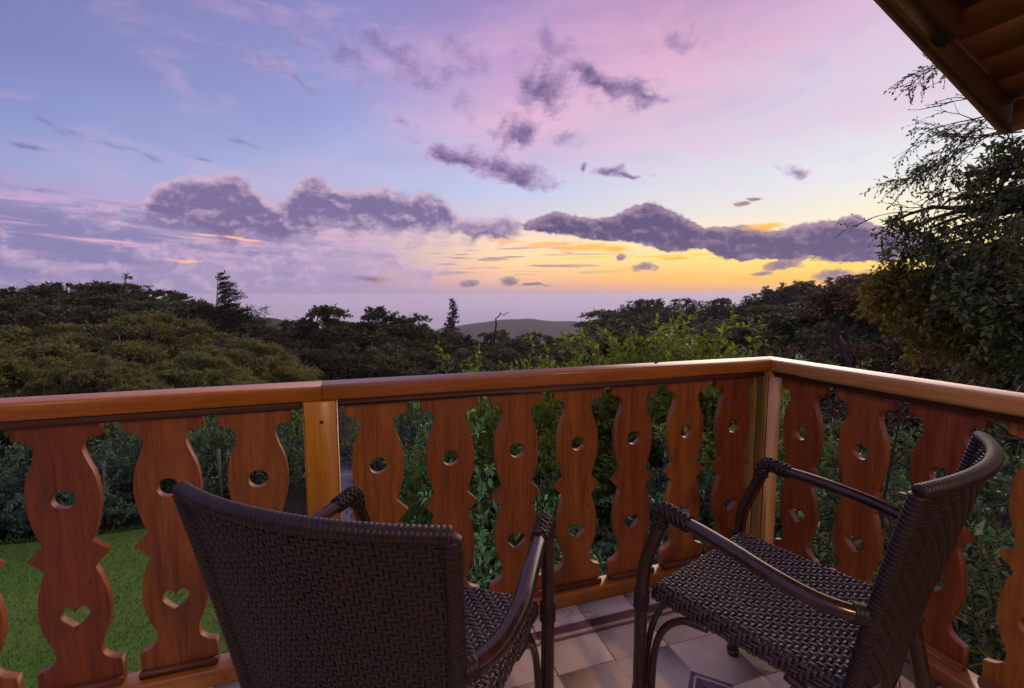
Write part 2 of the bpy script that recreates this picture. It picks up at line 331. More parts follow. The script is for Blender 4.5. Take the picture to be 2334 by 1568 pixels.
# ------------------------------------------------------------------ balcony floor of cement tiles
def tile_material():
    m, T, bs = new_mat('cement_tile')
    co = T.add('ShaderNodeTexCoord').outputs['Object']; info = T.add('ShaderNodeObjectInfo').outputs['Random']
    sp = T.add('ShaderNodeSeparateXYZ'); T.put(sp.inputs[0], co)
    n = T.noise(T.xyz(T.math('ADD', sp.outputs[0], T.math('MULTIPLY', info, 7)), sp.outputs[1], T.math('MULTIPLY', info, 5)), 14, 5, .6)
    # faint scrolls round the four corners of each tile
    ax = T.math('SUBTRACT', .1, T.math('ABSOLUTE', sp.outputs[0])); ay = T.math('SUBTRACT', .1, T.math('ABSOLUTE', sp.outputs[1]))
    rr = T.math('SQRT', T.math('ADD', T.math('MULTIPLY', ax, ax), T.math('MULTIPLY', ay, ay)))
    wv = T.math('SINE', T.math('ADD', T.math('MULTIPLY', rr, 190), T.math('MULTIPLY', T.math('SINE', T.math('MULTIPLY', T.math('SUBTRACT', ax, ay), 60)), 1.3)))
    c = T.mix(T.rng(n, .3, .75), (.72, .58, .40), (.84, .73, .56))
    c = T.mix(T.math('MULTIPLY', T.rng(wv, .2, .95), T.rng(n, .35, .7, .08, .30)), c, (.46, .33, .16))
    big = T.noise(T.xyz(T.math('ADD', sp.outputs[0], T.math('MULTIPLY', info, 13)), T.math('ADD', sp.outputs[1], T.math('MULTIPLY', info, 5)), 0), 6, 3)
    c = T.mix(T.math('MULTIPLY', T.rng(big, .45, .75), .35), c, (.60, .47, .36))
    T.put(bs.inputs['Base Color'], c); T.put(bs.inputs['Roughness'], T.rng(n, .3, .7, .28, .5))
    bump(T, bs, n, .15, .002)
    m2, T, bs = new_mat('border_tile')       # band, thin light line, dark line, then the plain field
    co = T.add('ShaderNodeTexCoord').outputs['Object']; info = T.add('ShaderNodeObjectInfo').outputs['Random']
    sp = T.add('ShaderNodeSeparateXYZ'); T.put(sp.inputs[0], co)
    n = T.noise(T.xyz(T.math('ADD', sp.outputs[0], T.math('MULTIPLY', info, 7)), sp.outputs[1], 0), 16, 5, .6)
    y = T.math('ADD', sp.outputs[1], T.math('MULTIPLY', T.math('SUBTRACT', n, .5), .003))
    pur = T.mix(T.rng(n, .3, .7), (.19, .10, .115), (.29, .17, .18)); cr = T.mix(T.rng(n, .3, .75), (.72, .58, .40), (.84, .73, .56))
    band = T.math('GREATER_THAN', y, .062); line = T.math('MULTIPLY', T.math('GREATER_THAN', y, .031), T.math('LESS_THAN', y, .047))
    c = T.mix(T.math('MAXIMUM', band, line), cr, pur)
    T.put(bs.inputs['Base Color'], c); bs.inputs['Roughness'].default_value = .36; bump(T, bs, n, .15, .002)
    m3, T, bs = new_mat('plain_edge_tile')
    co = T.add('ShaderNodeTexCoord').outputs['Object']; info = T.add('ShaderNodeObjectInfo').outputs['Random']
    co = T.add('ShaderNodeVectorMath', operation='ADD'); T.put(co.inputs[0], T.add('ShaderNodeTexCoord').outputs['Object']); T.put(co.inputs[1], T.xyz(T.math('MULTIPLY', info, 19), T.math('MULTIPLY', info, 3), 0)); co = co.outputs[0]
    n = T.noise(co, 12, 5, .6); n2 = T.noise(co, 7, 4, .6)
    c = T.mix(T.rng(n, .3, .7), (.70, .64, .52), (.84, .79, .68)); c = T.mix(T.rng(n2, .55, .6), c, (.46, .43, .38))
    T.put(bs.inputs['Base Color'], c); bs.inputs['Roughness'].default_value = .42; bump(T, bs, n, .15, .002)
    m4, T, bs = new_mat('medallion_tile')
    co = T.add('ShaderNodeTexCoord').outputs['Object']; sp = T.add('ShaderNodeSeparateXYZ'); T.put(sp.inputs[0], co)
    n = T.noise(co, 16, 5, .6)
    man = T.math('ADD', T.math('SUBTRACT', .10175, sp.outputs[0]), T.math('SUBTRACT', .10175, sp.outputs[1]))
    pur = T.mix(T.rng(n, .3, .7), (.19, .10, .115), (.29, .17, .18)); cr = T.mix(T.rng(n, .3, .75), (.72, .58, .40), (.84, .73, .56))
    q = T.math('LESS_THAN', man, .088)
    q = T.math('MULTIPLY', q, T.math('GREATER_THAN', T.math('ABSOLUTE', T.math('SUBTRACT', man, .066)), .005))
    c = T.mix(q, cr, pur)
    T.put(bs.inputs['Base Color'], c); bs.inputs['Roughness'].default_value = .36; bump(T, bs, n, .15, .002)
    return m, m2, m3, m4
MT, MTB, MTE, MTM = tile_material()
def build_floor():
    mg, T, bs = new_mat('grout'); n = T.noise(T.add('ShaderNodeTexCoord').outputs['Object'], 60, 3)
    T.put(bs.inputs['Base Color'], T.mix(n, (.10, .07, .055), (.22, .17, .14))); bs.inputs['Roughness'].default_value = .9
    b = MB(); b.box((-2.6, -1.6, -.22), (1.78, 1.70, -.005))
    fl = link('balcony_floor', b.mesh('balcony_floor', mg), kind='structure')
    TS = .2035; hw = TS/2-.0013
    def tile(w, d, mat):
        b = MB(); b.box((-w, -d, -.012), (w, d, 0), .0012); return b.mesh('tile', mat)
    full, bord, med = tile(hw, hw, MT), tile(hw, hw, MTB), tile(hw, hw, MTM)
    edge = tile(hw, .045-.0013, MTE)
    r = random.Random(3)
    for i in range(-16, 5):
        x = .767+TS*(i+.5)
        if x-hw > 1.62: continue
        if x > 1.45: pass
        o = link('tile', edge, fl, (x, 1.4745+.0455, r.uniform(-.0006, .0006)))
        for j in range(0, 13):
            y = 1.4745-TS*(j+.5)
            me = bord if j == 0 else full
            mrot = {(0, 2): 0, (1, 2): 1, (1, 1): 2, (0, 1): 3}.get((i, j))
            if mrot is not None: me = med
            link('tile', me, fl, (x, y, r.uniform(-.0007, .0007)), (r.uniform(-.002, .002), r.uniform(-.002, .002), mrot*math.pi/2 if mrot is not None else 0 if me is bord else r.choice([0, math.pi/2, math.pi])))
build_floor()

# ------------------------------------------------------------------ railing
def plate(outline, holes, depth, mat, bev=.0018):
    """flat board cut to an outline in X-Z with holes, front at y=0, back at y=depth"""
    cu = bpy.data.curves.new('plate', 'CURVE'); cu.dimensions = '2D'; cu.fill_mode = 'BOTH'
    cu.extrude = depth/2-bev; cu.bevel_depth = bev; cu.bevel_resolution = 1; cu.offset = -bev
    for pts in [outline]+holes:
        sp = cu.splines.new('POLY'); sp.points.add(len(pts)-1); sp.use_cyclic_u = True
        for p, q in zip(sp.points, pts): p.co = (q[0], q[1], 0, 1)
    ob = bpy.data.objects.new('plate', cu); me = bpy.data.meshes.new_from_object(ob)
    bpy.data.objects.remove(ob); bpy.data.curves.remove(cu)
    me.transform(Matrix.Rotation(math.pi/2, 4, 'X')); me.transform(Matrix.Translation((0, depth/2, 0)))
    me.materials.clear(); me.materials.append(mat); me.name = 'baluster'
    return me
def smooth2(pts, n=5): return [(p.x, p.y) for p in spline([(a, b, 0) for a, b in pts], n)]
def baluster_mesh(dr=0.0):
    lo = smooth2([(.1,.125),(.086,.129),(.071,.136),(.0575,.150),(.0525,.170),(.057,.192),(.068,.218),(.079,.257),(.083,.30),(.079,.347),(.068,.392),(.057,.421)])
    hi = smooth2([(.057,.496),(.066,.523),(.077,.566),(.083,.61),(.083,.648),(.077,.69),(.064,.727),(.056,.752),(.0535,.768),(.058,.784),(.071,.794),(.087,.799),(.1,.802)])
    right = [(.1, .05)] + lo + [(.0945, .459)] + hi + [(.1, .860)]
    outline = right + [(-x, z) for x, z in right[::-1]]
    circ = [(.028*math.cos(a), .626+.028*math.sin(a)) for a in [2*math.pi*k/36 for k in range(36)]]
    heart = []
    for k in range(40):
        t = 2*math.pi*k/40
        hx = 16*math.sin(t)**3; hz = 13*math.cos(t)-5*math.cos(2*t)-2*math.cos(3*t)-math.cos(4*t)
        heart.append((hx/16*.036, .2753+hz/29*.0725+.003))
    return plate(outline, [circ, heart], .026, M_RED_Z)
def extrude_prof(name, prof, p0, p1, q0, q1, mat):
    """profile (a across 0..1, z) swept from line p (inner edge) with q (outer edge)"""
    b = MB(); n = len(prof); vs = []
    for P_, Q_ in ((p0, q0), (p1, q1)):
        for a, z in prof: vs.append((P_[0]+(Q_[0]-P_[0])*a, P_[1]+(Q_[1]-P_[1])*a, z))
    F = [(k, (k+1) % n, n+(k+1) % n, n+k) for k in range(n)] + [tuple(range(n-1, -1, -1)), tuple(range(n, 2*n))]
    b.raw(vs, F); return fix_normals(b.mesh(name, mat))
def rounded(z0, z1, w, r):
    pr = []
    for cx, cz, a0 in ((r, z0+r, 180), (w-r, z0+r, 270), (w-r, z1-r, 0), (r, z1-r, 90)):
        for k in range(5): a = R(a0+k*22.5); pr.append(((cx+r*math.cos(a))/w, cz+r*math.sin(a)))
    return pr
def build_railing():
    t = thing('balcony_railing', 'orange brown wooden balcony railing with cut-out boards turning a corner', 'railing', (0, 0, 0))
    pr = rounded(.862, .912, .098, .009)
    IN, OUT = (1.668, 1.566), (1.766, 1.664)
    link('handrail', extrude_prof('handrail', pr, (-3.0, 1.566), (-.1125, 1.566), (-3.0, 1.664), (-.1125, 1.664), M_ORANGE_X), t)
    link('handrail', extrude_prof('handrail', pr, (-.1105, 1.567), (IN[0]-.0008, IN[1]), (-.1105, 1.664), (OUT[0]-.0008, OUT[1]), M_ORANGE_X), t)
    link('handrail', extrude_prof('handrail', pr, (IN[0]+.0006, IN[1]), (IN[0], -1.2), (OUT[0]+.0006, OUT[1]), (OUT[0], -1.2), M_TAN_Y), t)
    # bottom beams
    pb = rounded(-.10, .05, .072, .006)
    link('bottom_rail', extrude_prof('bottom_rail', pb, (-3.0, 1.565), (1.657, 1.565), (-3.0, 1.637), (1.657, 1.637), M_ORANGE_X), t)
    link('bottom_rail', extrude_prof('bottom_rail', rounded(.002, .05, .085, .006), (1.652, 1.56), (1.652, -1.2), (1.737, 1.56), (1.737, -1.2), M_TAN_Y), t)
    # dark strips under the handrail
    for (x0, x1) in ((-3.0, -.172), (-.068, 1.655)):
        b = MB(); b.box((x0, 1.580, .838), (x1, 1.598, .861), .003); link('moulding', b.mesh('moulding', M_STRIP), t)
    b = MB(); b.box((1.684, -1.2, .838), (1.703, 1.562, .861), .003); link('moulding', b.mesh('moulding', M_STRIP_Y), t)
    # posts
    b = MB(); b.box((-.049, -.036, .0), (.049, .040, .8), .004); pm = b.mesh('post', M_POST)
    for v in pm.vertices: v.co.z = v.co.z/.8*.811
    p = link('post', pm, t, (-.1195, 1.604, .0505))
    b = MB(); b.tube([(0, -.0005, 0), (0, -.003, 0)], [.0062, .0055], 12); link('plug', b.mesh('plug', M_STRIP), p, (.004, -.0355, .745), label='dark round screw plug near the post top')
    b = MB(); b.box((1.660, 1.568, -.1), (1.742, 1.623, .8615), .005); b.box((1.6625, 1.6255, -.1), (1.744, 1.700, .8615), .004)
    link('corner_post', b.mesh('corner_post', M_TAN_Z), t)
    # balusters
    bm_ = baluster_mesh()
    fb = MB(); fb.box((-.102, -.016, .0505), (.102, -.0005, .0725), .003); fm = fb.mesh('foot_moulding', M_FOOT)
    r = random.Random(11)
    spots = [(-.7937-.2447*k, 1.60, 0) for k in (8, 7, 6, 5, 4, 3, 2, 1)] + [(-.7937+.2447*k, 1.60, 0) for k in range(3)] + [(.0507+.2447*k, 1.60, 0) for k in range(7)] + [(1.706, 1.4365-.2447*k, -math.pi/2) for k in range(10)]
    for x, y, a in spots:
        o = link('baluster', bm_, t, (x+r.uniform(-.002, .002), y, r.uniform(-.002, .0015)), (r.uniform(-.006, .006), r.uniform(-.004, .004), a+r.uniform(-.012, .012)))
        link('foot_moulding', fm, o)
    b = MB(); b.tube([(0, 0, 0), (.018, .003, .002), (.022, .010, .003)], [.0022, .002, .0015], 6); link('bent_nail', b.mesh('bent_nail', M_STRIP), t, (1.135, 1.63, .9135))
build_railing()

# ------------------------------------------------------------------ roof eave above the corner
def build_roof():
    t = thing('roof_overhang', 'dark wooden roof overhang with boarded underside above the balcony corner', 'roof', (0, 0, 0))
    XE, ZE, YV = 2.812, 1.905, 1.45; sl_ = .5
    def zz(x, h=0): return ZE+sl_*(XE-x)+h
    def slab(x0, x1, y0, y1, h0, h1, name, mat, parent=t):
        b = MB(); vs = [(x, y, zz(x, h)) for h in (h0, h1) for x, y in ((x0, y0), (x1, y0), (x1, y1), (x0, y1))]
        b.raw(vs, [(0,3,2,1),(4,5,6,7),(0,1,5,4),(1,2,6,5),(2,3,7,6),(3,0,4,7)]); return link(name, b.mesh(name, mat), parent)
    slab(.35, XE, YV-.045, YV, 0, .12, 'verge_board', M_ROOFB)
    slab(.35, 2.27, YV-.125, YV-.047, .004, .12, 'rafter', M_ROOFB)
    slab(XE-.022, XE, -1.6, YV-.047, .0, .118, 'fascia', M_ROOF)
    x = XE-.024; k = 0
    while x > .42:
        w = .125; slab(x-w+.002, x, -1.6, YV+.01, .122+(.001 if k % 2 else 0), .145, 'plank', M_ROOF); x -= w; k += 1
    slab(.35, XE+.03, -1.6, YV+.03, .150, .19, 'roof_sheet', M_ROOFB)
build_roof()

# ------------------------------------------------------------------ wicker armchairs
def wicker_mats():
    out = []
    for nm, c0, c1, rg in (('seat_wicker_sheen', (.028, .017, .014), (.065, .043, .040), .26), ('dark_wicker', (.013, .0065, .0045), (.034, .018, .012), .40), ('dark_cane', (.026, .012, .008), (.048, .022, .014), .20)):  # lavender sheen on the seat strands is put into its lighter, greyer colour
        m, T, bs = new_mat(nm); co = T.add('ShaderNodeTexCoord').outputs['Object']
        n = T.noise(co, 60, 4); T.put(bs.inputs['Base Color'], T.mix(T.rng(n, .3, .7), c0, c1))
        T.put(bs.inputs['Roughness'], T.rng(n, .3, .7, rg-.04, rg+.06)); bs.inputs['Specular IOR Level'].default_value = .6 if nm != 'dark_wicker' else .4
        if nm != 'dark_cane': bump(T, bs, T.noise(co, 260, 2), .12, .0006)
        out.append(m)
    m, T, bs = new_mat('brushed_badge'); bs.inputs['Base Color'].default_value = (.35, .35, .36, 1); bs.inputs['Metallic'].default_value = .8; bs.inputs['Roughness'].default_value = .35
    n = T.noise(T.add('ShaderNodeTexCoord').outputs['Object'], 90, 3); bump(T, bs, n, .2, .0006)
    out.append(m); return out
M_SEAT, M_WICK, M_CANE, M_BADGE = wicker_mats()
def strands(mbv, S, N, nu, nv, wu=.46, wv=.46, th=.0016, amp=.0019, over=3, per=4, step=1, sub=2):
    """woven surface: S(u,v)->point, N(u,v)->normal, strands run along v (nu of them) and along u (nv)"""
    def run(count, m, along_u, half):
        for i in range(count):
            c0 = (i+.5+random.uniform(-.05, .05))/count; L = m*sub; ring = []; w_ = half*random.uniform(.94, 1.04); am = amp*random.uniform(.88, 1.14); wp = random.uniform(0, 6.28); cc = c0
            for k in range(L+1):
                t = k/L; j = min(int(t*m), m-1); fr = t*m-j
                if along_u: o = ((j*1+i*step) % per) < over
                else: o = not (((i*1+j*step) % per) < over)
                if along_u: on = ((j+1+i*step) % per) < over
                else: on = not (((i+(j+1)*step) % per) < over)
                h = (1 if o else -1)
                if fr == 0 and j > 0:
                    pj = j-1
                    op = (((pj+i*step) % per) < over) if along_u else (not (((i+pj*step) % per) < over))
                    h = ((1 if o else -1)+(1 if op else -1))/2
                c0 = min(1, max(0, cc+(.04*math.sin(t*19+wp))/count)); u, v = (t, c0) if along_u else (c0, t)
                p = S(u, v); n = N(u, v); hh = h*am
                d = w_/count
                a = S(u, c0-d) if along_u else S(c0-d, v); b = S(u, c0+d) if along_u else S(c0+d, v)
                mid = (a+b)*.5
                ring.append([a+n*(hh-th*.3), a*.8+b*.2+n*(hh+th*.75), mid+n*(hh+th), a*.2+b*.8+n*(hh+th*.75), b+n*(hh-th*.3), mid+n*(hh-th)])
            vs = [tuple(q) for r_ in ring for q in r_]; F = []
            for k in range(L):
                for q in range(6): F.append((k*6+q, k*6+(q+1) % 6, (k+1)*6+(q+1) % 6, (k+1)*6+q))
            mbv.raw(vs, F)
    run(nv, nu, True, wv); run(nu, nv, False, wu)
def numN(S, e=.004):
    def N(u, v):
        a = S(min(u+e, 1), v)-S(max(u-e, 0), v); b = S(u, min(v+e, 1))-S(u, max(v-e, 0))
        return a.cross(b).normalized()
    return N
def wound(mbv, pts, r, pitch=.0075, bump_=.0013, seg=9, sub=5, ends=True):
    """a rod closely wound with cane: radius ripples along its length"""
    P = [Vector(p) for p in pts]; L = [0]
    for a, b in zip(P, P[1:]): L.append(L[-1]+(b-a).length)
    n = max(2, int(L[-1]/pitch)*sub); out = []; rad = []
    for k in range(n+1):
        s_ = L[-1]*k/n; i = max(0, min(len(L)-2, int(np.searchsorted(L, s_))-1)); f_ = (s_-L[i])/max(1e-9, L[i+1]-L[i])
        out.append(P[i].lerp(P[i+1], f_)); ph = (k % sub)/sub
        rad.append((r(k/n) if callable(r) else r)+bump_*math.sin(math.pi*ph)**.6 if ph > 0 else (r(k/n) if callable(r) else r)-bump_*.4)
    mbv.tube(out, rad, seg, cap=ends)
def build_chair(label):
    t = thing('wicker_armchair', label, 'armchair', group='wicker armchairs on the balcony')
    def part(name, mb, mat, parent=t, smooth=True, **k): return link(name, mb.mesh(name, mat, smooth), parent, **k)
    # seat: woven top that rolls over the front and side rails
    W0, W1, YF, YB, ZS, RR, DR = .229, .212, .048, -.40, .445, .018, .045
    def prof(s_, half):            # distance along the strip -> (offset from middle, drop)
        fl = half-RR; arc = RR*math.pi/2
        sg = 1 if s_ >= 0 else -1; q = abs(s_)
        if q < fl: return sg*q, 0.0
        if q < fl+arc: a = (q-fl)/RR; return sg*(fl+RR*math.sin(a)), RR*(1-math.cos(a))
        return sg*half, RR+(q-fl-arc)
    def S(u, v):
        half = W0+(W1-W0)*(1-v); tot = (half-RR+RR*math.pi/2+DR-RR)
        x, dz = prof((u-.5)*2*tot, half)
        lf = YF-YB; sv = v*(lf-RR+RR*math.pi/2+DR-RR)
        if sv < lf-RR: y, dy = YB+sv, 0.0
        elif sv < lf-RR+RR*math.pi/2: a = (sv-(lf-RR))/RR; y, dy = YF-RR+RR*math.sin(a), RR*(1-math.cos(a))
        else: y, dy = YF, RR+(sv-(lf-RR)-RR*math.pi/2)
        sag = -.010*(1-(2*u-1)**2)*max(0, math.sin(math.pi*min(1, v)))
        return Vector((x, y, ZS-max(dz, dy)+sag))
    b = MB(); strands(b, S, numN(S), 48, 42, wu=.44, wv=.44, th=.0020, amp=.0022, over=2); part('seat', b, M_SEAT)
    b = MB(); b.box((-.2, YB+.01, .395), (.2, YF-.02, .418), .004)
    b2 = MB()
    for x in (-1, 1): b2.tube([(x*.212, YF-.01, .412), (x*.198, YB, .412)], .0125, 8)
    b2.tube([(-.212, YF-.016, .412), (.212, YF-.016, .412)], .0125, 8); b2.tube([(-.2, YB, .412), (.2, YB, .412)], .0125, 8)
    part('seat_frame', b2, M_CANE)
    # backrest: leaning, hollow towards the sitter
    def B(u, v):
        v = max(0.0, v); q = 2*u-1; hw_ = .205+.045*(v**.8); z = .335+(.868-.335)*v
        ye = -.375-.092*v**1.25; bul = (.028+.023*v)*(1-q*q)
        zt = z - .006*v*q*q
        return Vector((q*hw_, ye-bul, zt))
    b = MB(); strands(b, B, numN(B), 58, 64, wu=.44, wv=.47, th=.0013, amp=.0014, over=2); part('backrest', b, M_WICK)
    b = MB(); wound(b, [B(k/24, 1)+Vector((0, 0, .004)) for k in range(25)], .0120, .0082, .0018)
    part('top_roll', b, M_WICK)
    for u in (0, 1):
        b = MB(); wound(b, [B(u, k/16) for k in range(17)], .0125, .0090, .0016); part('side_roll', b, M_WICK)
    for s_ in (-1, 1):
        # front leg, rising to the arm
        leg = spline([(s_*.247, .066, 0), (s_*.249, .068, .22), (s_*.250, .066, .40), (s_*.252, .056, .50), (s_*.258, .024, .59), (s_*.262, .001, .655)], 5)
        b = MB(); b.tube(leg, [.0175]*6+[.0170]*(len(leg)-6), 10); lg = part('leg', b, M_CANE)
        b = MB(); b.tube([(s_*.247, .066, -.0), (s_*.247, .066, .02)], [.017, .0195], 10); part('foot_cap', b, M_CANE, lg)
        b = MB(); wound(b, [(s_*.2495, .067, .375), (s_*.2505, .065, .43)], .0195, .007, .0012); part('binding', b, M_WICK, lg)
        b = MB(); wound(b, [(s_*.248, .067, .11), (s_*.2485, .067, .15)], .0192, .007, .0012); part('binding', b, M_WICK, lg)
        # rear leg
        rl = spline([(s_*.228, -.452, 0), (s_*.222, -.43, .16), (s_*.213, -.405, .30), (s_*.208, -.385, .40)], 5)
        b = MB(); b.tube(rl, .0175, 10); rg = part('leg', b, M_CANE)
        # armrest
        arm = spline([(s_*.262, .004, .660), (s_*.265, -.07, .660), (s_*.274, -.17, .650), (s_*.281, -.26, .636), (s_*.272, -.34, .622), (s_*.245, -.395, .614), (s_*.222, -.415, .610)], 6)
        b = MB(); b.tube(arm, [.0155+.0025*math.sin(math.pi*k/(len(arm)-1)) for k in range(len(arm))], 12, flat=.9); ar = part('armrest', b, M_CANE)
        # plaited knot over the arm's front end: two crossing windings
        b = MB(); path = spline([(s_*.2605, .010, .628), (s_*.262, .003, .662), (s_*.2625, -.016, .668), (s_*.264, -.045, .663), (s_*.2655, -.072, .6605)], 8)
        b.tube(path, .0170, 10)
        for sg in (-1, 1):
            for ph0 in range(5):
                pts = []
                for k in range(len(path)):
                    tt = (path[min(k+1, len(path)-1)]-path[max(k-1, 0)]).normalized(); a = Vector((1, 0, 0)); a = (a-tt*a.dot(tt)).normalized(); c_ = tt.cross(a)
                    ph = sg*(k/len(path))*2*math.pi*1.6+ph0*math.pi*.4
                    pts.append(path[k]+(a*math.cos(ph)+c_*math.sin(ph))*(.0182+.0010*math.sin(ph*2+sg)))
                b.tube(pts, .0032, 6)
        part('arm_knot', b, M_WICK, ar)
        b = MB(); wound(b, [arm[-8], arm[-4], arm[-1]], .0185, .007, .0012); part('binding', b, M_WICK, ar)
        # arched braces under the side rail and under the front rail
        for y0, y1 in ((.062-.012, -.10), (-.425, -.27)):
            sgn = 1 if y1 > y0 else -1
            br = spline([(s_*.234, y0+sgn*.010, .13), (s_*.232, y0+sgn*.014, .25), (s_*.228, y0+sgn*.035, .33), (s_*.224, y0+sgn*.085, .383), (s_*.220, y0+sgn*.15, .398)], 5)
            b = MB(); b.tube(br, .0095, 8); part('brace', b, M_CANE)
        br = spline([(s_*.228, .064, .13), (s_*.224, .062, .25), (s_*.205, .055, .33), (s_*.15, .045, .385), (s_*.09, .038, .398)], 5)
        b = MB(); b.tube(br, .0085, 8); part('brace', b, M_CANE)
        b = MB(); b.tube([(s_*.247, .066, .135), (s_*.224, -.435, .135)], .0125, 9); st = part('stretcher', b, M_CANE)
        b = MB(); wound(b, [(s_*.2468, .055, .135), (s_*.2448, .012, .135)], .0150, .007, .0012); part('binding', b, M_WICK, st)
        b = MB(); wound(b, [(s_*.2255, -.40, .135), (s_*.224, -.43, .135)], .0150, .007, .0012); part('binding', b, M_WICK, st)
    b = MB(); b.tube([(-.235, -.185, .135), (.235, -.185, .135)], .0115, 9); part('stretcher', b, M_CANE)
    return t
def copy_tree(o, parent=None):
    c = o.copy(); COL.objects.link(c); c.parent = parent
    for ch in o.children: copy_tree(ch, c)
    return c
chair = build_chair('dark wicker armchair with its seat in full view, beside the railing corner')
chair2 = copy_tree(chair); chair2['label'] = 'dark wicker armchair seen from behind, its back towards the viewer'
for c_, (x, y, a) in ((chair, (.939, 1.028, 19.47)), (chair2, (.189, 1.131, -36.54))):
    c_.location = (x, y, 0); c_.rotation_euler = (0, 0, R(a))
b = MB(); b.tube([(0, 0, 0), (0, -.003, 0)], [.013, .012], 16); bme = b.mesh('badge', M_BADGE)
link('badge', bme, chair, (.0, -.412, .352), (R(-8), 0, 0), label='oval metal badge low on the backrest')

# ------------------------------------------------------------------ assumed pendant lamp, hanging unseen under the roof behind the viewer, added to warm the wood
def build_assumed_lamp():
    LX, LY, LZ = .60, -1.05, 2.02
    t = thing('assumed_pendant_lamp', 'assumed small lit pendant lamp, out of view, added under the roof behind the chairs to warm the wood', 'lamp', (LX, LY, LZ))
    ztop = 1.905+.5*(2.812-LX)+.12-LZ
    b = MB(); b.tube([(0, 0, .12), (0, 0, ztop)], .004, 6); link('cord', b.mesh('cord', M_STRIP), t)
    m, T, bs = new_mat('assumed_lamp_glow'); bs.inputs['Emission Color'].default_value = (1, .58, .24, 1); bs.inputs['Emission Strength'].default_value = 160  # glow of the added globe lights the rails, boards and planks
    b = MB(); b.tube([(0, 0, .13), (0, 0, .105), (0, 0, .07)], [.012, .03, .045], 14); link('socket', b.mesh('socket', M_ROOFB, True), t)
    b = MB(); b.tube([(0, 0, .08*math.cos(math.pi*k/12)) for k in range(13)], [max(.002, .08*math.sin(math.pi*k/12)) for k in range(13)], 20); gl_ = link('globe', b.mesh('globe', m, True), t)
build_assumed_lamp()

# ------------------------------------------------------------------ terrain
def az_r(x, y): return math.degrees(math.atan2(x, y)), math.hypot(x, y)
TA = [-180, -60, -30, -10, 5, 20, 35, 50, 70, 100, 180]
TR = [0, 6, 9, 12, 18, 26, 40, 60, 90, 140, 220, 350, 600, 1000, 1500, 3000, 7000, 12000, 15000]
TZ = np.array([
 [-3.1]*11, [-3.1]*11,
 [-3.1,-3.1,-3.1,-3.1,-3.2,-3.4,-3.6,-3.6,-3.4,-3.1,-3.1],
 [-3.1,-3.2,-3.2,-3.3,-3.6,-4.2,-4.6,-4.6,-4.0,-3.4,-3.1],
 [-3,-4.5,-4.5,-4.6,-5.2,-6.2,-6.8,-6.5,-5.5,-4,-3],
 [-3,-7,-7,-7.5,-8,-9,-9.5,-8.5,-6.5,-5,-3],
 [-2,-9.5,-9.5,-11,-12,-13,-13,-11,-7,-5,-2],
 [0,-9,-9,-12,-15,-17,-16,-12,-6,-3,0],
 [3,-7,-7.5,-12,-19,-23,-21,-12,-3,2,3],
 [6,-9,-11,-18,-27,-32,-25,-10,4,8,6],
 [8,-15,-18,-28,-40,-46,-30,-7,12,14,8],
 [8,-25,-28,-38,-60,-70,-46,-14,10,14,8],
 [0,-30,-18,-22,-90,-100,-95,-60,-20,0,0],
 [-30,-80,-90,-110,-150,-160,-160,-110,-60,-30,-30],
 [-60,-150,-160,-170,-180,-180,-180,-160,-110,-70,-60],
 [-120,-250,-260,-260,-260,-260,-260,-260,-200,-150,-120],
 [-200,-330,-330,-330,-330,-330,-330,-330,-300,-250,-200],
 [-300,-360,-360,-360,-360,-360,-360,-360,-340,-320,-300],
 [-360]*11])
def ground(x, y):
    a, r = az_r(x, y)
    lr = math.log(r+4); ri = [math.log(q+4) for q in TR]
    i = max(0, min(len(TR)-2, int(np.searchsorted(ri, lr))-1)); f = min(1, max(0, (lr-ri[i])/(ri[i+1]-ri[i]))); f = f*f*(3-2*f)*.5+f*.5
    j = max(0, min(len(TA)-2, int(np.searchsorted(TA, a))-1)); g = (a-TA[j])/(TA[j+1]-TA[j]); g = g*g*(3-2*g)
    z = (TZ[i][j]*(1-g)+TZ[i][j+1]*g)*(1-f)+(TZ[i+1][j]*(1-g)+TZ[i+1][j+1]*g)*f
    if r > 700:      # the low wooded hills far off
        w = math.exp(-((r-1500)/260)**2)
        z += w*(float(np.interp(a, [-3, 3, 6, 8, 9.5, 11, 14, 17, 20, 23, 25.5, 28, 33, 40], [0, 20, 52, 66, 82, 86, 96, 103, 108, 104, 100, 84, 50, 0])))
    if r > 250: z += min(1, (r-250)/400)*(mnoise.fractal(Vector((x, y, 0))/160, 1, 2, 5)*7 if r < 4000 else 0)
    elif r > 12: z += min(1, (r-12)/30)*mnoise.noise(Vector((x, y, 0))/14)*.8
    return z
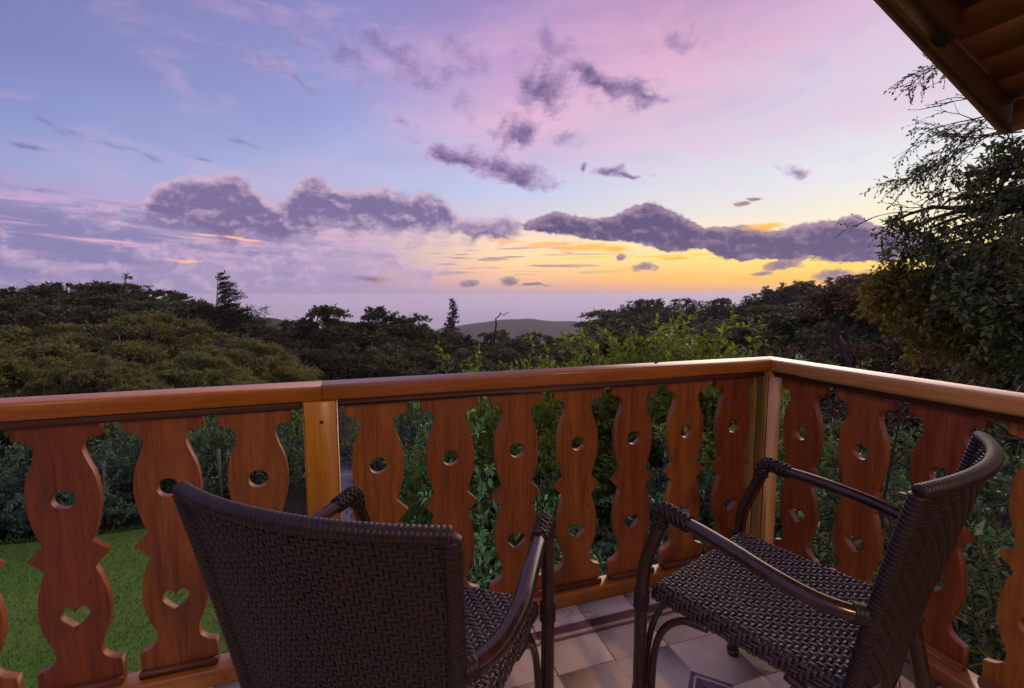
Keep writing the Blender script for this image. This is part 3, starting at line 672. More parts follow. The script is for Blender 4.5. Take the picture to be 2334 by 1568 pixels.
def terrain_mats():
    m, T, bs = new_mat('wooded_ground')
    co = T.add('ShaderNodeTexCoord').outputs['Object']
    n1 = T.noise(co, .9, 6, .65); n2 = T.noise(co, .035, 6, .7); n3 = T.noise(co, 9, 4)
    c = T.mix(T.rng(n1, .35, .65), (.012, .018, .008), (.032, .040, .016)); c = T.mix(T.rng(n2, .42, .62), c, (.036, .038, .02))
    c = T.mix(T.math('MULTIPLY', n3, .35), c, (.07, .055, .035))
    T.put(bs.inputs['Base Color'], c); bs.inputs['Roughness'].default_value = .95; bs.inputs['Specular IOR Level'].default_value = .1
    bump(T, bs, T.math('ADD', n1, n2), 1.0, .6)
    m2, T, bs = new_mat('lawn_grass'); co = T.add('ShaderNodeTexCoord').outputs['Object']
    n1 = T.noise(co, 1.1, 4); n2 = T.noise(co, 38, 5, .7); n3 = T.noise(co, 7, 3)
    c = T.mix(T.rng(n1, .35, .65), (.13, .27, .035), (.19, .31, .05)); c = T.mix(T.rng(n2, .2, .6), (.11, .23, .035), c); c = T.mix(T.math('MULTIPLY', T.rng(n3, .55, .75), .35), c, (.13, .14, .05))
    T.put(bs.inputs['Base Color'], c); bs.inputs['Roughness'].default_value = .9; bs.inputs['Specular IOR Level'].default_value = .15
    bump(T, bs, n2, .8, .03)
    m3, T, bs = new_mat('path_concrete'); co = T.add('ShaderNodeTexCoord').outputs['Object']
    n = T.noise(co, 3, 6, .65); n2 = T.noise(co, 60, 4)
    c = T.mix(n, (.20, .19, .19), (.36, .34, .33)); c = T.mix(T.math('MULTIPLY', n2, .4), c, (.16, .14, .12))
    T.put(bs.inputs['Base Color'], c); bs.inputs['Roughness'].default_value = .85; bump(T, bs, n2, .5, .01)
    return m, m2, m3
M_GROUND, M_LAWN, M_PATH = terrain_mats()
def build_terrain():
    rad = [0.5]
    while rad[-1] < 14500: rad.append(rad[-1]*1.055+.12)
    azs = []; a = -180.0
    while a < 180: azs.append(a); a += (.32 if -36 <= a < 72 else 3.0)
    V = []; 
    for r in rad:
        for a in azs: x, y = r*math.sin(R(a)), r*math.cos(R(a)); V.append((x, y, ground(x, y)))
    n = len(azs); F = []
    for i in range(len(rad)-1):
        for k in range(n): F += [i*n+k, i*n+(k+1) % n, (i+1)*n+(k+1) % n, (i+1)*n+k]
    c0 = len(V); V.append((0, 0, ground(0, 0))); S_ = [4]*((len(rad)-1)*n)
    for k in range(n): F += [c0, (k+1) % n, k]; S_.append(3)
    me = mesh_np('terrain', V, F, S_, [M_GROUND], True); me.flip_normals() if me.polygons[0].normal.z < 0 else None
    link('terrain', me, kind='structure')
    # lawn sheet, gently rounded outline, 4 mm above the ground sheet's local height
    V = []; F = []; S_ = []; na, nr = 72, 14
    def edge(a): return 1+.05*math.sin(3*a+.6)+.035*math.sin(7*a)
    cx, cy, ex, ey = -5.2, 5.6, 6.6, 5.2
    V.append((cx, cy, -3.06))
    for i in range(1, nr+1):
        for k in range(na):
            a = 2*math.pi*k/na; f = i/nr*edge(a); x, y = cx+ex*math.cos(a)*f, cy+ey*math.sin(a)*f
            V.append((x, y, max(-3.06, ground(x, y)+.04) if i < nr else ground(x, y)-.03))
    for k in range(na): F += [0, 1+k, 1+(k+1) % na]; S_.append(3)
    for i in range(nr-1):
        for k in range(na): F += [1+i*na+k, 1+(i+1)*na+k, 1+(i+1)*na+(k+1) % na, 1+i*na+(k+1) % na]; S_.append(4)
    link('lawn', mesh_np('lawn', V, F, S_, [M_LAWN], True), kind='structure')
    # short blades standing in the lawn
    N = 60000; q = rng.random((N*2, 2)); X = -9.5+q[:, 0]*9.8; Y = 5.2+q[:, 1]*5.8
    an = np.arctan2((Y-cy)/ey, (X-cx)/ex); f = np.hypot((X-cx)/ex, (Y-cy)/ey); ok = f < .97*(1+.05*np.sin(3*an+.6)+.035*np.sin(7*an))
    X, Y = X[ok][:N], Y[ok][:N]; n = len(X); h = .018+.03*rng.random(n); th = rng.random(n)*6.28; w = .004+.003*rng.random(n)
    Zg = np.full(n, -3.062); lx, ly = (rng.random(n)-.5)*.03, (rng.random(n)-.5)*.03
    P = np.stack([np.stack([X-w*np.cos(th), Y-w*np.sin(th), Zg], 1), np.stack([X+w*np.cos(th), Y+w*np.sin(th), Zg], 1), np.stack([X+lx, Y+ly, Zg+h], 1)], 1)
    link('grass', mesh_np('grass', P, np.arange(n*3), [3]*n, [M_LAWN]), kind='stuff', label='short green grass blades on the lawn below the balcony')
    # concrete path
    pts = spline([(1.2, 5.6, 0), (.35, 8.2, 0), (-.25, 10.8, 0), (-.45, 13.5, 0), (-.9, 17, 0), (-2.6, 20.5, 0), (-6, 23, 0)], 6)
    V = []; F = []; S_ = []
    for i, p in enumerate(pts):
        t = (pts[min(i+1, len(pts)-1)]-pts[max(i-1, 0)]).normalized(); s_ = Vector((t.y, -t.x, 0))*.62
        for sg in (-1, 1): q_ = p+s_*sg; V.append((q_.x, q_.y, max(ground(p.x, p.y), ground(q_.x, q_.y))+.05))
        for sg in (-1, 1): q_ = p+s_*sg; V.append((q_.x, q_.y, V[-2][2]-.25))
    for i in range(len(pts)-1):
        a = i*4; b_ = a+4; F += [a, a+1, b_+1, b_, a+2, b_+2, b_+3, a+3, a, b_, b_+2, a+2, a+1, a+3, b_+3, b_+1]; S_ += [4]*4
    link('path', fix_normals(mesh_np('path', V, F, S_, [M_PATH])), kind='structure')
build_terrain()

# ------------------------------------------------------------------ foliage
def leaf_mat(name, dark, mid, light, rough=.42, trans=.25, spec=.5):
    m, T, bs = new_mat(name)
    g = T.add('ShaderNodeNewGeometry').outputs['Random Per Island']; info = T.add('ShaderNodeObjectInfo').outputs['Random']
    co = T.add('ShaderNodeTexCoord').outputs['Object']; n = T.noise(co, .9, 3)
    c = T.mix(T.rng(g, 0, .6), dark, mid); c = T.mix(T.rng(g, .72, 1), c, light)
    c = T.mix(T.math('MULTIPLY', T.rng(n, .45, .68), .6), c, dark)
    hv = T.add('ShaderNodeHueSaturation'); T.put(hv.inputs['Color'], c)
    T.put(hv.inputs['Value'], T.rng(info, 0, 1, .75, 1.25)); T.put(hv.inputs['Hue'], T.rng(info, 0, 1, .482, .516))
    c = hv.outputs[0]
    T.put(bs.inputs['Base Color'], c); bs.inputs['Roughness'].default_value = rough; bs.inputs['Specular IOR Level'].default_value = spec
    tr = T.add('ShaderNodeBsdfTranslucent'); T.put(tr.inputs[0], c); mx = T.add('ShaderNodeMixShader'); mx.inputs[0].default_value = trans
    T.l.new(bs.outputs[0], mx.inputs[1]); T.l.new(tr.outputs[0], mx.inputs[2]); T.l.new(mx.outputs[0], T.n['Material Output'].inputs[0])
    return m
def bark_mat(name, a, b):
    m, T, bs = new_mat(name); co = T.add('ShaderNodeTexCoord').outputs['Object']; n = T.noise(co, 5, 6, .7)
    T.put(bs.inputs['Base Color'], T.mix(n, a, b)); bs.inputs['Roughness'].default_value = .9; bump(T, bs, n, .7, .03); return m
ML_FOREST = leaf_mat('forest_leaves', (0.065, 0.093, 0.030), (0.141, 0.171, 0.054), (0.251, 0.251, 0.083), .6, .2, .3)
ML_FOREST2 = leaf_mat('brownish_leaves', (0.062, 0.049, 0.022), (0.125, 0.091, 0.040), (0.195, 0.133, 0.062), .6, .2, .3)
ML_CANOPY = leaf_mat('canopy_leaves', (0.120, 0.141, 0.034), (0.269, 0.279, 0.063), (0.484, 0.460, 0.109), .55, .3, .35)
ML_PINE = leaf_mat('conifer_needles', (0.027, 0.040, 0.019), (0.051, 0.066, 0.027), (0.090, 0.094, 0.043), .7, .1, .2)
ML_SHRUB = leaf_mat('shrub_leaves', (0.070, 0.166, 0.048), (0.174, 0.366, 0.097), (0.416, 0.650, 0.155), .30, .3, .6)
ML_SHRUBD = leaf_mat('dark_shrub_leaves', (0.044, 0.101, 0.045), (0.101, 0.209, 0.087), (0.216, 0.360, 0.144), .32, .25, .6)
ML_BRIGHT = leaf_mat('bright_leaves', (0.085, 0.152, 0.021), (0.203, 0.287, 0.038), (0.456, 0.507, 0.068), .33, .35, .6)
ML_GLOW = leaf_mat('yellow_green_leaves', (.11, .17, .018), (.24, .30, .03), (.42, .46, .06), .40, .6, .4)
ML_FERN = leaf_mat('fern_leaves', (0.078, 0.105, 0.024), (0.176, 0.203, 0.045), (0.351, 0.298, 0.088), .42, .3, .5)
ML_GREY = leaf_mat('grey_shrub_leaves', (0.070, 0.078, 0.062), (0.156, 0.164, 0.133), (0.312, 0.312, 0.265), .6, .2, .4)
ML_NEAR = leaf_mat('near_tree_leaves', (0.068, 0.096, 0.032), (0.155, 0.191, 0.053), (0.322, 0.322, 0.078), .38, .25, .5)
ML_YELLOW = leaf_mat('yellow_leaves', (0.219, 0.184, 0.024), (0.412, 0.327, 0.035), (0.650, 0.533, 0.073), .45, .35, .4)
MB_DARK = bark_mat('dark_bark', (.025, .018, .012), (.08, .06, .042))
MB_PALE = bark_mat('pale_bark', (.12, .10, .075), (.30, .27, .22))
def leaf_array(P, A, N, L, W, fold=.25):
    """folded four-point leaves: P base, A axis, N rough normal"""
    A = A/np.linalg.norm(A, axis=1, keepdims=True); S = np.cross(A, N); S /= (np.linalg.norm(S, axis=1, keepdims=True)+1e-9); U = np.cross(S, A)
    L = L[:, None]; W = W[:, None]; m = P+A*L*.45
    V = np.stack([P, m+S*W*.5+U*W*fold, P+A*L-U*L*.08, m-S*W*.5+U*W*fold], 1)
    n = len(P); i = np.arange(n)[:, None]*4
    return V.reshape(-1, 3), np.concatenate([i, i+1, i+2, i, i+2, i+3], 1).ravel(), [3]*(2*n)
def rdir(n, r_): v = r_.normal(size=(n, 3)); return v/np.linalg.norm(v, axis=1, keepdims=True)
def leaf_mesh(name, parts, mat):
    V = []; F = []; S_ = []; k = 0
    for v, f, s_ in parts: V.append(v); F.append(f+k); S_ += s_; k += len(v)
    return mesh_np(name, np.concatenate(V), np.concatenate(F), S_, [mat])
def blob_leaves(blobs, per, L, r_, flat=.75, out=1.0, up_=.35, droop=.15):
    res = []
    for (c, rad) in blobs:
        n = max(12, int(per*rad*rad)); c = np.array(c)
        # sprigs: short leafy fingers of uneven reach standing out of the clump, gaps between them
        k = max(5, n//16); sd = rdir(k, r_); sd[:, 2] = np.abs(sd[:, 2])*1.0-.40*r_.random(k); sd /= np.linalg.norm(sd, axis=1, keepdims=True)
        reach = rad*(.62+.75*r_.random(k)**1.6); m = 16
        t = np.tile(np.linspace(.45, 1.0, m), k); D_ = np.repeat(sd, m, 0); P = c+D_*(np.repeat(reach, m)*t)[:, None]*np.array([1, 1, flat])+r_.normal(size=(k*m, 3))*rad*.075
        P[:, 2] -= (t**2)*np.repeat(reach, m)*.12
        A = D_*out*.7+rdir(k*m, r_)*.9; A[:, 2] += up_-droop; N = rdir(k*m, r_)*.6+np.array([0, 0, 1.0])
        Ls = L*(.5+.9*r_.random(k*m)); res.append(leaf_array(P, A, N, Ls, Ls*(.42+.25*r_.random(k*m))))
    return res
def limb_mb(b, a, c, r0, r1, r_, wob=.12, seg=6, n=5):
    a = Vector(a); c = Vector(c); L = (c-a).length; pts = []
    for k in range(n+1):
        t = k/n; p = a.lerp(c, t)+Vector((0, 0, 1))*L*.12*math.sin(math.pi*t)+Vector([r_.normal()*wob*L*.25*math.sin(math.pi*t) for _ in range(3)]); pts.append(p)
    b.tube(pts, [r0+(r1-r0)*k/n for k in range(n+1)], seg, cap=False)
def make_tree(kind, seed, Ht=10.0, Rc=3.6, leafL=.36, per=60, mat=ML_FOREST, bark=MB_DARK, nb=26, flat=.7, trunk_show=.45, name='crown'):
    """returns (trunk mesh, crown mesh), base at the origin"""
    r_ = np.random.default_rng(seed); blobs = []
    for k in range(nb):
        a = r_.random()*6.283; q = math.sqrt(r_.random()); 
        if kind == 'round': z = Ht*(trunk_show+(1-trunk_show)*(.25+.62*r_.random()*(1-q*q*.75))); rr = Rc*q*.82; rb = Rc*(.15+.14*r_.random())
        elif kind == 'flat': z = Ht*(.76-.26*q*q+.17*r_.random()*(1-.5*q)); rr = Rc*q*.95; rb = Rc*(.075+.075*r_.random())
        elif kind == 'wind': z = Ht*(trunk_show+(1-trunk_show)*(.2+.7*r_.random()*(1-q*.6))); rr = Rc*q*.8; rb = Rc*(.13+.12*r_.random())
        x, y = rr*math.cos(a), rr*math.sin(a)
        if kind == 'wind': x += (z/Ht-.4)*Rc*.8
        blobs.append(((x, y, z), rb))
    b = MB(); top = Vector((r_.normal()*.3, r_.normal()*.3, Ht*(.55 if kind != 'flat' else .42)))
    limb_mb(b, (0, 0, -.6), top, Ht*.028, Ht*.018, r_, .1, 8, 6)
    for c, rb in blobs[:min(nb, 44)]:
        t0 = Vector((0, 0, -.6)).lerp(top, .55+.45*r_.random()); limb_mb(b, t0, Vector(c)-Vector((0, 0, rb*.3)), Ht*.010, Ht*.003, r_, .25, 5, 5)
    for c, rb in blobs:
        for q in range(3): limb_mb(b, Vector(c)*.96+Vector((0, 0, -rb*.3)), Vector(c)+Vector([r_.normal()*rb*.7, r_.normal()*rb*.7, abs(r_.normal())*rb*.5]), Ht*.003, Ht*.0012, r_, .2, 4, 3)
    tm = b.mesh('trunk', bark, True)
    return tm, leaf_mesh(name, blob_leaves(blobs, per, leafL, r_, flat), mat)
def make_conifer(seed, Ht=12.0, Rb=2.2, mat=ML_PINE, L=.34, tiers=26, lean=0.0, droop=.15, gap=1.0, per=60, ragged=.35, top=.0, wfac=1.0, power=.8, fan=0):
    r_ = np.random.default_rng(seed); b = MB(); res = []
    tp = [Vector((lean*(k/8)**2*Ht*.12, 0, Ht*k/8-(.6 if k == 0 else 0))) for k in range(9)]
    b.tube(tp, [Ht*.016*(1-k/8.3) for k in range(9)], 7, cap=False)
    for i in range(tiers):
        t = .12+.88*i/tiers; z = Ht*t; R_ = Rb*(1-t)**power*(1-ragged*.5+ragged*r_.random())+.12*Rb*(1-t)+.06
        for q in range(int(4+3*(1-t)*gap)):
            a = r_.random()*6.283 if fan == 0 or r_.random() < .12 else r_.normal()*fan; ln = R_*(.7+.5*r_.random()); dx = math.cos(a)*ln+lean*ln*.9; dy = math.sin(a)*ln*wfac
            p0 = Vector((lean*t*t*Ht*.12, 0, z)); p1 = p0+Vector((dx, dy, -droop*ln+.1*r_.normal()*ln+abs(lean)*ln*.25))
            limb_mb(b, p0, p1, .035, .008, r_, .05, 4, 2)
            n = int(per*ln/1.5)+4; s_ = .15+.9*r_.random(n)
            P = np.array(p0)[None]+np.outer(s_, np.array(p1-p0))+r_.normal(size=(n, 3))*np.array([.09, .09, .05])*(1+ln*.3)
            A = np.array([dx, dy, .15*ln])[None]/ln*.8+rdir(n, r_)*.9; N = np.zeros((n, 3)); N[:, 2] = 1; N += rdir(n, r_)*.5
            Ls = L*(.6+.7*r_.random(n)); res.append(leaf_array(P, A, N, Ls, Ls*.42))
    return b.mesh('trunk', MB_DARK, True), leaf_mesh('crown', res, mat)
def make_shrub(seed, mat, H=2.1, Rr=1.45, stems=52, L=.064, wr=.38, pairs=12, bark=MB_DARK, twigs=6):
    """rounded bush: stems fork into leafy twigs that fill the outer shell"""
    r_ = np.random.default_rng(seed); b = MB(); P = []; A = []; N = []; Ls = []
    for k in range(stems):
        a = r_.random()*6.283; q = r_.random()**.55; top = H*(.30+.70*r_.random())*math.sqrt(max(.12, 1-.75*q*q))
        base = Vector((math.cos(a)*.12, math.sin(a)*.12, -.25)); fork = Vector((math.cos(a)*Rr*q*.8, math.sin(a)*Rr*q*.8, top*.82))
        mid = base.lerp(fork, .5)+Vector((r_.normal()*.12, r_.normal()*.12, .12)); pts = spline([base, mid, fork], 4)
        b.tube(pts, [.013*(1-.7*i/len(pts)) for i in range(len(pts))], 4, cap=False)
        for w in range(twigs):
            o_ = pts[int(r_.integers(len(pts)//2, len(pts)))]; d = (Vector((math.cos(a)*.7*q, math.sin(a)*.7*q, .45))+Vector(rdir(1, r_)[0])*.95).normalized(); ln = (.22+.30*r_.random())*H/2.1
            tw = spline([o_, o_+d*ln*.55+Vector((0, 0, .03)), o_+d*ln+Vector((0, 0, -.05*r_.random()))], 3); b.tube(tw, [.004, .0038, .0034, .003, .0026, .0022, .0018][:len(tw)], 3, cap=False); n = len(tw)-1
            for j in range(pairs*2):
                t = (j+1.0)/(pairs*2+.5)*n; i = min(int(t), n-1); p = tw[i].lerp(tw[i+1], t-i); dd = Vector(rdir(1, r_)[0]); dd = (dd-d*dd.dot(d)).normalized()
                P.append(p); A.append(dd*.85+d*.6+Vector((0, 0, -.10))); N.append(Vector((r_.normal()*.45, r_.normal()*.45, 1))); Ls.append(L*(.55+.75*r_.random()))
            P.append(tw[-1]); A.append(d); N.append(Vector((0, 0, 1))); Ls.append(L*.8)
    Ls = np.array(Ls)
    return b.mesh('stems', bark, True), leaf_mesh('leaves', [leaf_array(np.array(P), np.array(A), np.array(N), Ls, Ls*wr)], mat)
def plant(name, meshes, label, cat, group, x, y, z=None, s=1.0, rot=None, sz=None, pn=('trunk', 'crown')):
    if z is None: z = ground(x, y)
    o = thing(name, label, cat, (x, y, z), 0, group); o.rotation_euler = (0, 0, random.random()*6.283 if rot is None else rot); o.scale = (s, s, sz or s)
    for nm, me in zip(pn, meshes): link(nm, me, o)
    return o
def at(px, py, dist):
    """point at a horizontal distance along the sight line through a place in the view"""
    d = fw+rt*((px-1167)*1.3710/1487.9)-up*((py-784)*1.3710/1487.9); k = dist/math.hypot(d.x, d.y)
    return EYE+d*k
TOPS = {}
def mesh_top(me):
    if me.name not in TOPS:
        a = np.empty(len(me.vertices)*3, dtype=np.float32); me.vertices.foreach_get('co', a); TOPS[me.name] = float(np.percentile(a[2::3], 99.7))
    return TOPS[me.name]
def rooted(name, meshes, native_h, px, py, dist, label, cat, group=None, wide=1.0, rot=None, pn=('trunk', 'crown')):
    """a plant on the ground whose top reaches a place in the view"""
    p = at(px, py, dist); z = ground(p.x, p.y); h = max(1.0, p.z-z); s = h/mesh_top(meshes[1])
    return plant(name, meshes, label, cat, group, p.x, p.y, z, s*wide, rot, s, pn)

random.seed(21)
FT = [make_tree('round', 100+i, mat=ML_FOREST if i < 4 else ML_FOREST2, per=300, leafL=.26, nb=52, flat=.6) for i in range(5)] + [make_tree('flat', 110+i, Rc=4.6, mat=ML_FOREST, per=900, leafL=.24, nb=70, flat=.4) for i in range(2)] + [make_tree('wind', 120+i, Rc=3.4, per=520, leafL=.24, nb=46, flat=.5) for i in range(2)]
CT = [make_conifer(130+i, Rb=2.3+.3*i, per=46) for i in range(4)]
G_LEFT = 'trees massed on the wooded rise at the left'; L_LEFT = 'dark green leafy tree in the mass on the wooded rise at the left'
def skyline(pts, n, dist, jit, meshes, name, label, cat, group, drop=0, hs=10.5, rows=1, wide=(.9, 1.25)):
    xs = [p[0] for p in pts]; ys = [p[1] for p in pts]
    for row in range(rows):
        for k in range(n):
            px = xs[0]+(xs[-1]-xs[0])*(k+.5+random.uniform(-.35, .35))/n
            py = np.interp(px, xs, ys)+random.uniform(-jit, jit)+row*drop+(drop*.35*random.random() if row else 0)
            d = dist[0]+(dist[1]-dist[0])*random.random() if not callable(dist[0]) else dist[0](px)
            d -= row*(dist[1]-dist[0])*.8
            me_ = random.choice(meshes); rooted(name if name != 'conifer' or me_ in CT else 'leafy_tree', me_, hs, px, py+random.uniform(0, 1)**2*14*(me_ not in CT), d, label, cat, group, random.uniform(*wide))
# wooded rise at the left
skyline([(-60,668),(0,662),(60,652),(150,648),(240,645),(330,655),(420,668),(520,690),(600,728)], 17, (66, 80), 7, FT, 'leafy_tree', L_LEFT, 'tree', G_LEFT, drop=26, rows=3)
# middle belt
G_MID = 'trees of the dark belt in the valley'; L_MID = 'dark green leafy tree in the belt across the valley'
skyline([(560,745),(640,742),(730,745),(800,735),(900,742),(980,750),(1060,762),(1200,764),(1300,762)], 16, (58, 74), 8, FT, 'leafy_tree', L_MID, 'tree', G_MID, drop=24, rows=3, wide=(.8, 1.15))
skyline([(560,800),(700,790),(800,800),(1000,800),(1200,806),(1400,805),(1800,800),(1900,790)], 18, (38, 50), 9, FT[:4]+FT[5:], 'leafy_tree', L_MID, 'tree', G_MID, drop=34, rows=2, wide=(.9, 1.3))
rooted('leafy_tree', FT[7], 10.5, 690, 700, 52, 'tall wind-shaped tree with a dark rounded crown above the left end of the valley belt', 'tree', None, 1.15, 0)
rooted('leafy_tree', FT[8], 10.5, 815, 704, 56, 'tree with an open ragged crown rising above the valley belt, second from its left end', 'tree', None, 1.05, .4)
rooted('leafy_tree', FT[0], 10.5, 905, 718, 56, 'broad rounded tree rising above the valley belt left of the slender pine', 'tree', None, 1.2)
# conifer hill at the right
G_HILL = 'trees covering the hill at the right'; L_HILL = 'dark tree in the dense wood that covers the hill at the right'
hd = lambda px: 105+random.uniform(-8, 8)
skyline([(1330,756),(1400,722),(1450,700),(1490,692),(1540,688),(1640,685),(1700,680),(1740,660),(1790,648),(1850,643),(1920,634),(2000,620),(2100,620),(2250,610)], 50, (125, 165), 4, CT+CT+CT+FT[:4]+FT[7:], 'conifer', L_HILL, 'tree', G_HILL, hs=12, drop=20, rows=4, wide=(1.1, 1.9))
skyline([(1300,800),(1500,775),(1700,760),(1860,740)], 12, (70, 85), 8, CT+FT[:3], 'conifer', 'dark tree low on the slope of the hill at the right', 'tree', 'trees low on the slope at the right', hs=11.5, drop=30, rows=2, wide=(1.0, 1.4))
rooted('leafy_tree', FT[1], 10.5, 1480, 684, 118, 'round-headed leafy tree among the conifers on the hill crest', 'tree', None, 1.0)
# single trees on the skyline
wc = make_conifer(140, 14, 5.2, L=.22, tiers=30, lean=.6, droop=-.30, per=95, ragged=.75, wfac=.6, power=.9, fan=.8, gap=.6)
o = rooted('windswept_conifer', wc, 14, 474, 628, 50, 'tall windswept conifer with all its branches streaming to one side', 'tree', None, .9, R(-18))
npn = make_conifer(141, 12, 2.3, L=.24, tiers=40, droop=.0, per=70, ragged=.12, power=1.0)
rooted('slender_pine', npn, 12, 1031, 686, 66, 'slender cone-shaped pine standing alone on the skyline', 'tree', None, 1.0)
p0 = at(1128, 765, 66); b = MB(); q = [at(x_, y_, 66) for x_, y_ in ((1126,790),(1128,760),(1131,742),(1130,726),(1137,721),(1141,714),(1148,719),(1156,712),(1161,713))]
b.tube([v-q[0] for v in q], [.16,.14,.12,.10,.09,.085,.07,.05,.03], 7); b.tube([q[5]-q[0], q[5]-q[0]+Vector((-.15, 0, .3))], [.06, .03], 5)
sn = thing('dead_tree', 'bare crooked dead trunk poking above the valley trees', 'tree', tuple(q[0])); sn.location = q[0]
link('trunk', b.mesh('trunk', MB_DARK, True), sn); zb = ground(q[0].x, q[0].y)-q[0].z
b = MB(); b.tube([(0, 0, zb), (.1, 0, zb*.5), (0, 0, .05)], [.4, .3, .22], 7); link('lower_trunk', b.mesh('lower_trunk', MB_DARK, True), sn)
thin = make_conifer(142, 11, 1.6, mat=ML_FOREST, L=.4, tiers=12, lean=1.3, droop=-.35, per=26, ragged=.8)
rooted('windswept_tree', thin, 11, 246, 628, 64, 'thin windblown tree with a feathery top on the rise at the left', 'tree', None, .8, 0)
# spreading yellow-green canopy trees at the left
UM = [make_tree('flat', 150+i, Ht=9.5, Rc=6.4, leafL=.13, per=1700, mat=ML_CANOPY, bark=MB_PALE, nb=150, flat=.42) for i in range(2)]
for k, (px, py, d, w) in enumerate(((330, 722, 27, 1.0), (90, 748, 24, 1.0), (545, 778, 26, .80), (-60, 790, 20, .8), (430, 808, 21, .8), (200, 815, 18.5, .72), (640, 842, 24, .6))):
    lab = ['broad flat-topped tree with yellow-green leaves, the tallest of the spreading ones at the left', 'spreading yellow-green tree at the left edge below the wooded rise', 'spreading tree at the right end of the yellow-green canopy', 'low spreading tree at the far left edge of the view', 'spreading tree in front of the tallest flat-topped one, just above the handrail', 'nearest of the yellow-green spreading trees at the left', 'small spreading tree just above the handrail left of its joint'][k]
    rooted('spreading_tree', UM[k % 2], 9.0, px, py, d, lab, 'tree', None, w)
# rounded brownish tree at the right
rb = make_tree('round', 160, Ht=8, Rc=3.6, leafL=.13, per=1100, mat=leaf_mat('russet_leaves', (0.066, 0.041, 0.019), (0.140, 0.084, 0.037), (0.281, 0.160, 0.084), .5, .25, .4), nb=34, trunk_show=.2)
rooted('russet_tree', rb, 7.7, 1965, 655, 18, 'rounded russet-brown tree left of the big near tree', 'tree', None, .95)
rooted('leafy_tree', FT[2], 10.5, 2060, 640, 24, 'dark tree behind the russet one at the right', 'tree', None, 1.0)
rooted('leafy_tree', FT[3], 10.5, 2280, 600, 26, 'dark tree behind the big near tree at the right edge', 'tree', None, 1.1)

# low cloud lying over the lowland
def build_low_cloud():
    m, T, bs = new_mat('low_cloud'); co = T.add('ShaderNodeTexCoord').outputs['Object']
    n = T.noise(co, .0006, 6, .6); T.put(bs.inputs['Base Color'], T.mix(n, (.70, .68, .72), (.92, .90, .94))); bs.inputs['Roughness'].default_value = 1; bs.inputs['Specular IOR Level'].default_value = 0
    V = []; F = []; rad = [3200*(1.045**k) for k in range(35)]; azs = [-75+.75*k for k in range(250)]
    for r in rad:
        for a in azs:
            x, y = r*math.sin(R(a)), r*math.cos(R(a)); V.append((x, y, -235-min(60, (r-3200)*.02)+mnoise.fractal(Vector((x, y, 0))/700, 1, 2, 5)*55*(1 if r > 3400 else -1)))
    n = len(azs)
    for i in range(len(rad)-1):
        for k in range(n-1): F += [i*n+k, i*n+k+1, (i+1)*n+k+1, (i+1)*n+k]
    link('low_cloud', mesh_np('low_cloud', V, F, [4]*(len(F)//4), [m], True), kind='structure')
build_low_cloud()

# ------------------------------------------------------------------ shrubs and small trees below the railing
random.seed(5)
PN = ('stems', 'leaves')
SH = {'green': [make_shrub(200+i, ML_SHRUB) for i in range(3)], 'dark': [make_shrub(210+i, ML_SHRUBD, L=.072) for i in range(2)],
      'bright': [make_shrub(220+i, ML_BRIGHT, L=.080, wr=.34, Rr=1.6, stems=58) for i in range(2)], 'glow': [make_shrub(225+i, ML_GLOW, H=3.2, Rr=1.7, L=.095, wr=.44, stems=95, twigs=9) for i in range(2)], 'fern': [make_shrub(230, ML_FERN, L=.065, wr=.28, pairs=18, stems=36, Rr=1.4, twigs=5)],
      'grey': [make_shrub(240, ML_GREY, L=.05, wr=.3, stems=60, bark=MB_PALE)]}
GS = {'green': ('glossy green shrub in the thicket below the railing', 'green shrubs in the thicket below the railing'),
      'dark': ('dark green shrub in the thicket below the railing', 'dark shrubs in the thicket below the railing'),
      'bright': ('light green shrub in the thicket below the railing', 'light green shrubs in the thicket below the railing'),
      'fern': ('olive feathery-leaved shrub in the thicket right of the corner post', 'feathery shrubs right of the corner post'),
      'grey': ('pale grey twiggy shrub seen between the boards beyond the path', 'pale twiggy shrubs beyond the path')}
def shrub(kind, x, y, h=None, label=None, s=None):
    z = ground(x, y); me = random.choice(SH[kind]); s = s or (h/2.0)*.5+.5
    return plant('shrub', me, label or GS[kind][0], 'shrub', None if label else GS[kind][1], x, y, z-.05, s*random.uniform(.9, 1.15), None, h/mesh_top(me[1]), PN)
def on_path(x, y): return 5 < y < 21.5 and abs(x-np.interp(y, [5.6, 8.2, 10.8, 13.5, 17, 20.5], [1.2, .35, -.25, -.45, -.9, -2.6])) < 1.15
def in_lawn(x, y): return ((x+5.2)/6.9)**2+((y-5.6)/5.5)**2 < 1
r_ = 3.3; cnt = 0
while r_ < 24:
    step = .62+r_*.085; a = -42 if r_ > 9 else -6
    while a < 80:
        aa = a+random.uniform(-.3, .3)*math.degrees(step/r_); rr = r_+random.uniform(-.3, .3)*step; x, y = rr*math.sin(R(aa)), rr*math.cos(R(aa))
        a += math.degrees(step/r_)
        if on_path(x, y) or in_lawn(x, y) or (x < 2.6 and y < 2.5) or (x < .25 and y < 8): continue
        cap = 1.19-.218*rr if rr < 9 else 1.19-.19*rr          # stay below the handrail's line of sight
        h = min(cap-ground(x, y), random.uniform(1.5, 3.1) if rr < 12 else random.uniform(2.2, 4.0))
        if h < .5: continue
        q = random.random(); azn = math.degrees(math.atan2(x, y))
        kind = 'green' if q < .45 else 'dark' if q < .78 else 'bright'
        if azn > 40: kind = 'fern' if q < .30 else 'dark' if q < .8 else 'green'
        if azn < -8 and rr > 10: kind = 'dark' if q < .6 else 'green' if q < .9 else 'bright'
        if -8 < azn < 9 and 11 < rr < 22 and q < .35: kind = 'grey'
        shrub(kind, x, y, h); cnt += 1
    r_ += step*.9
print('shrubs', cnt)
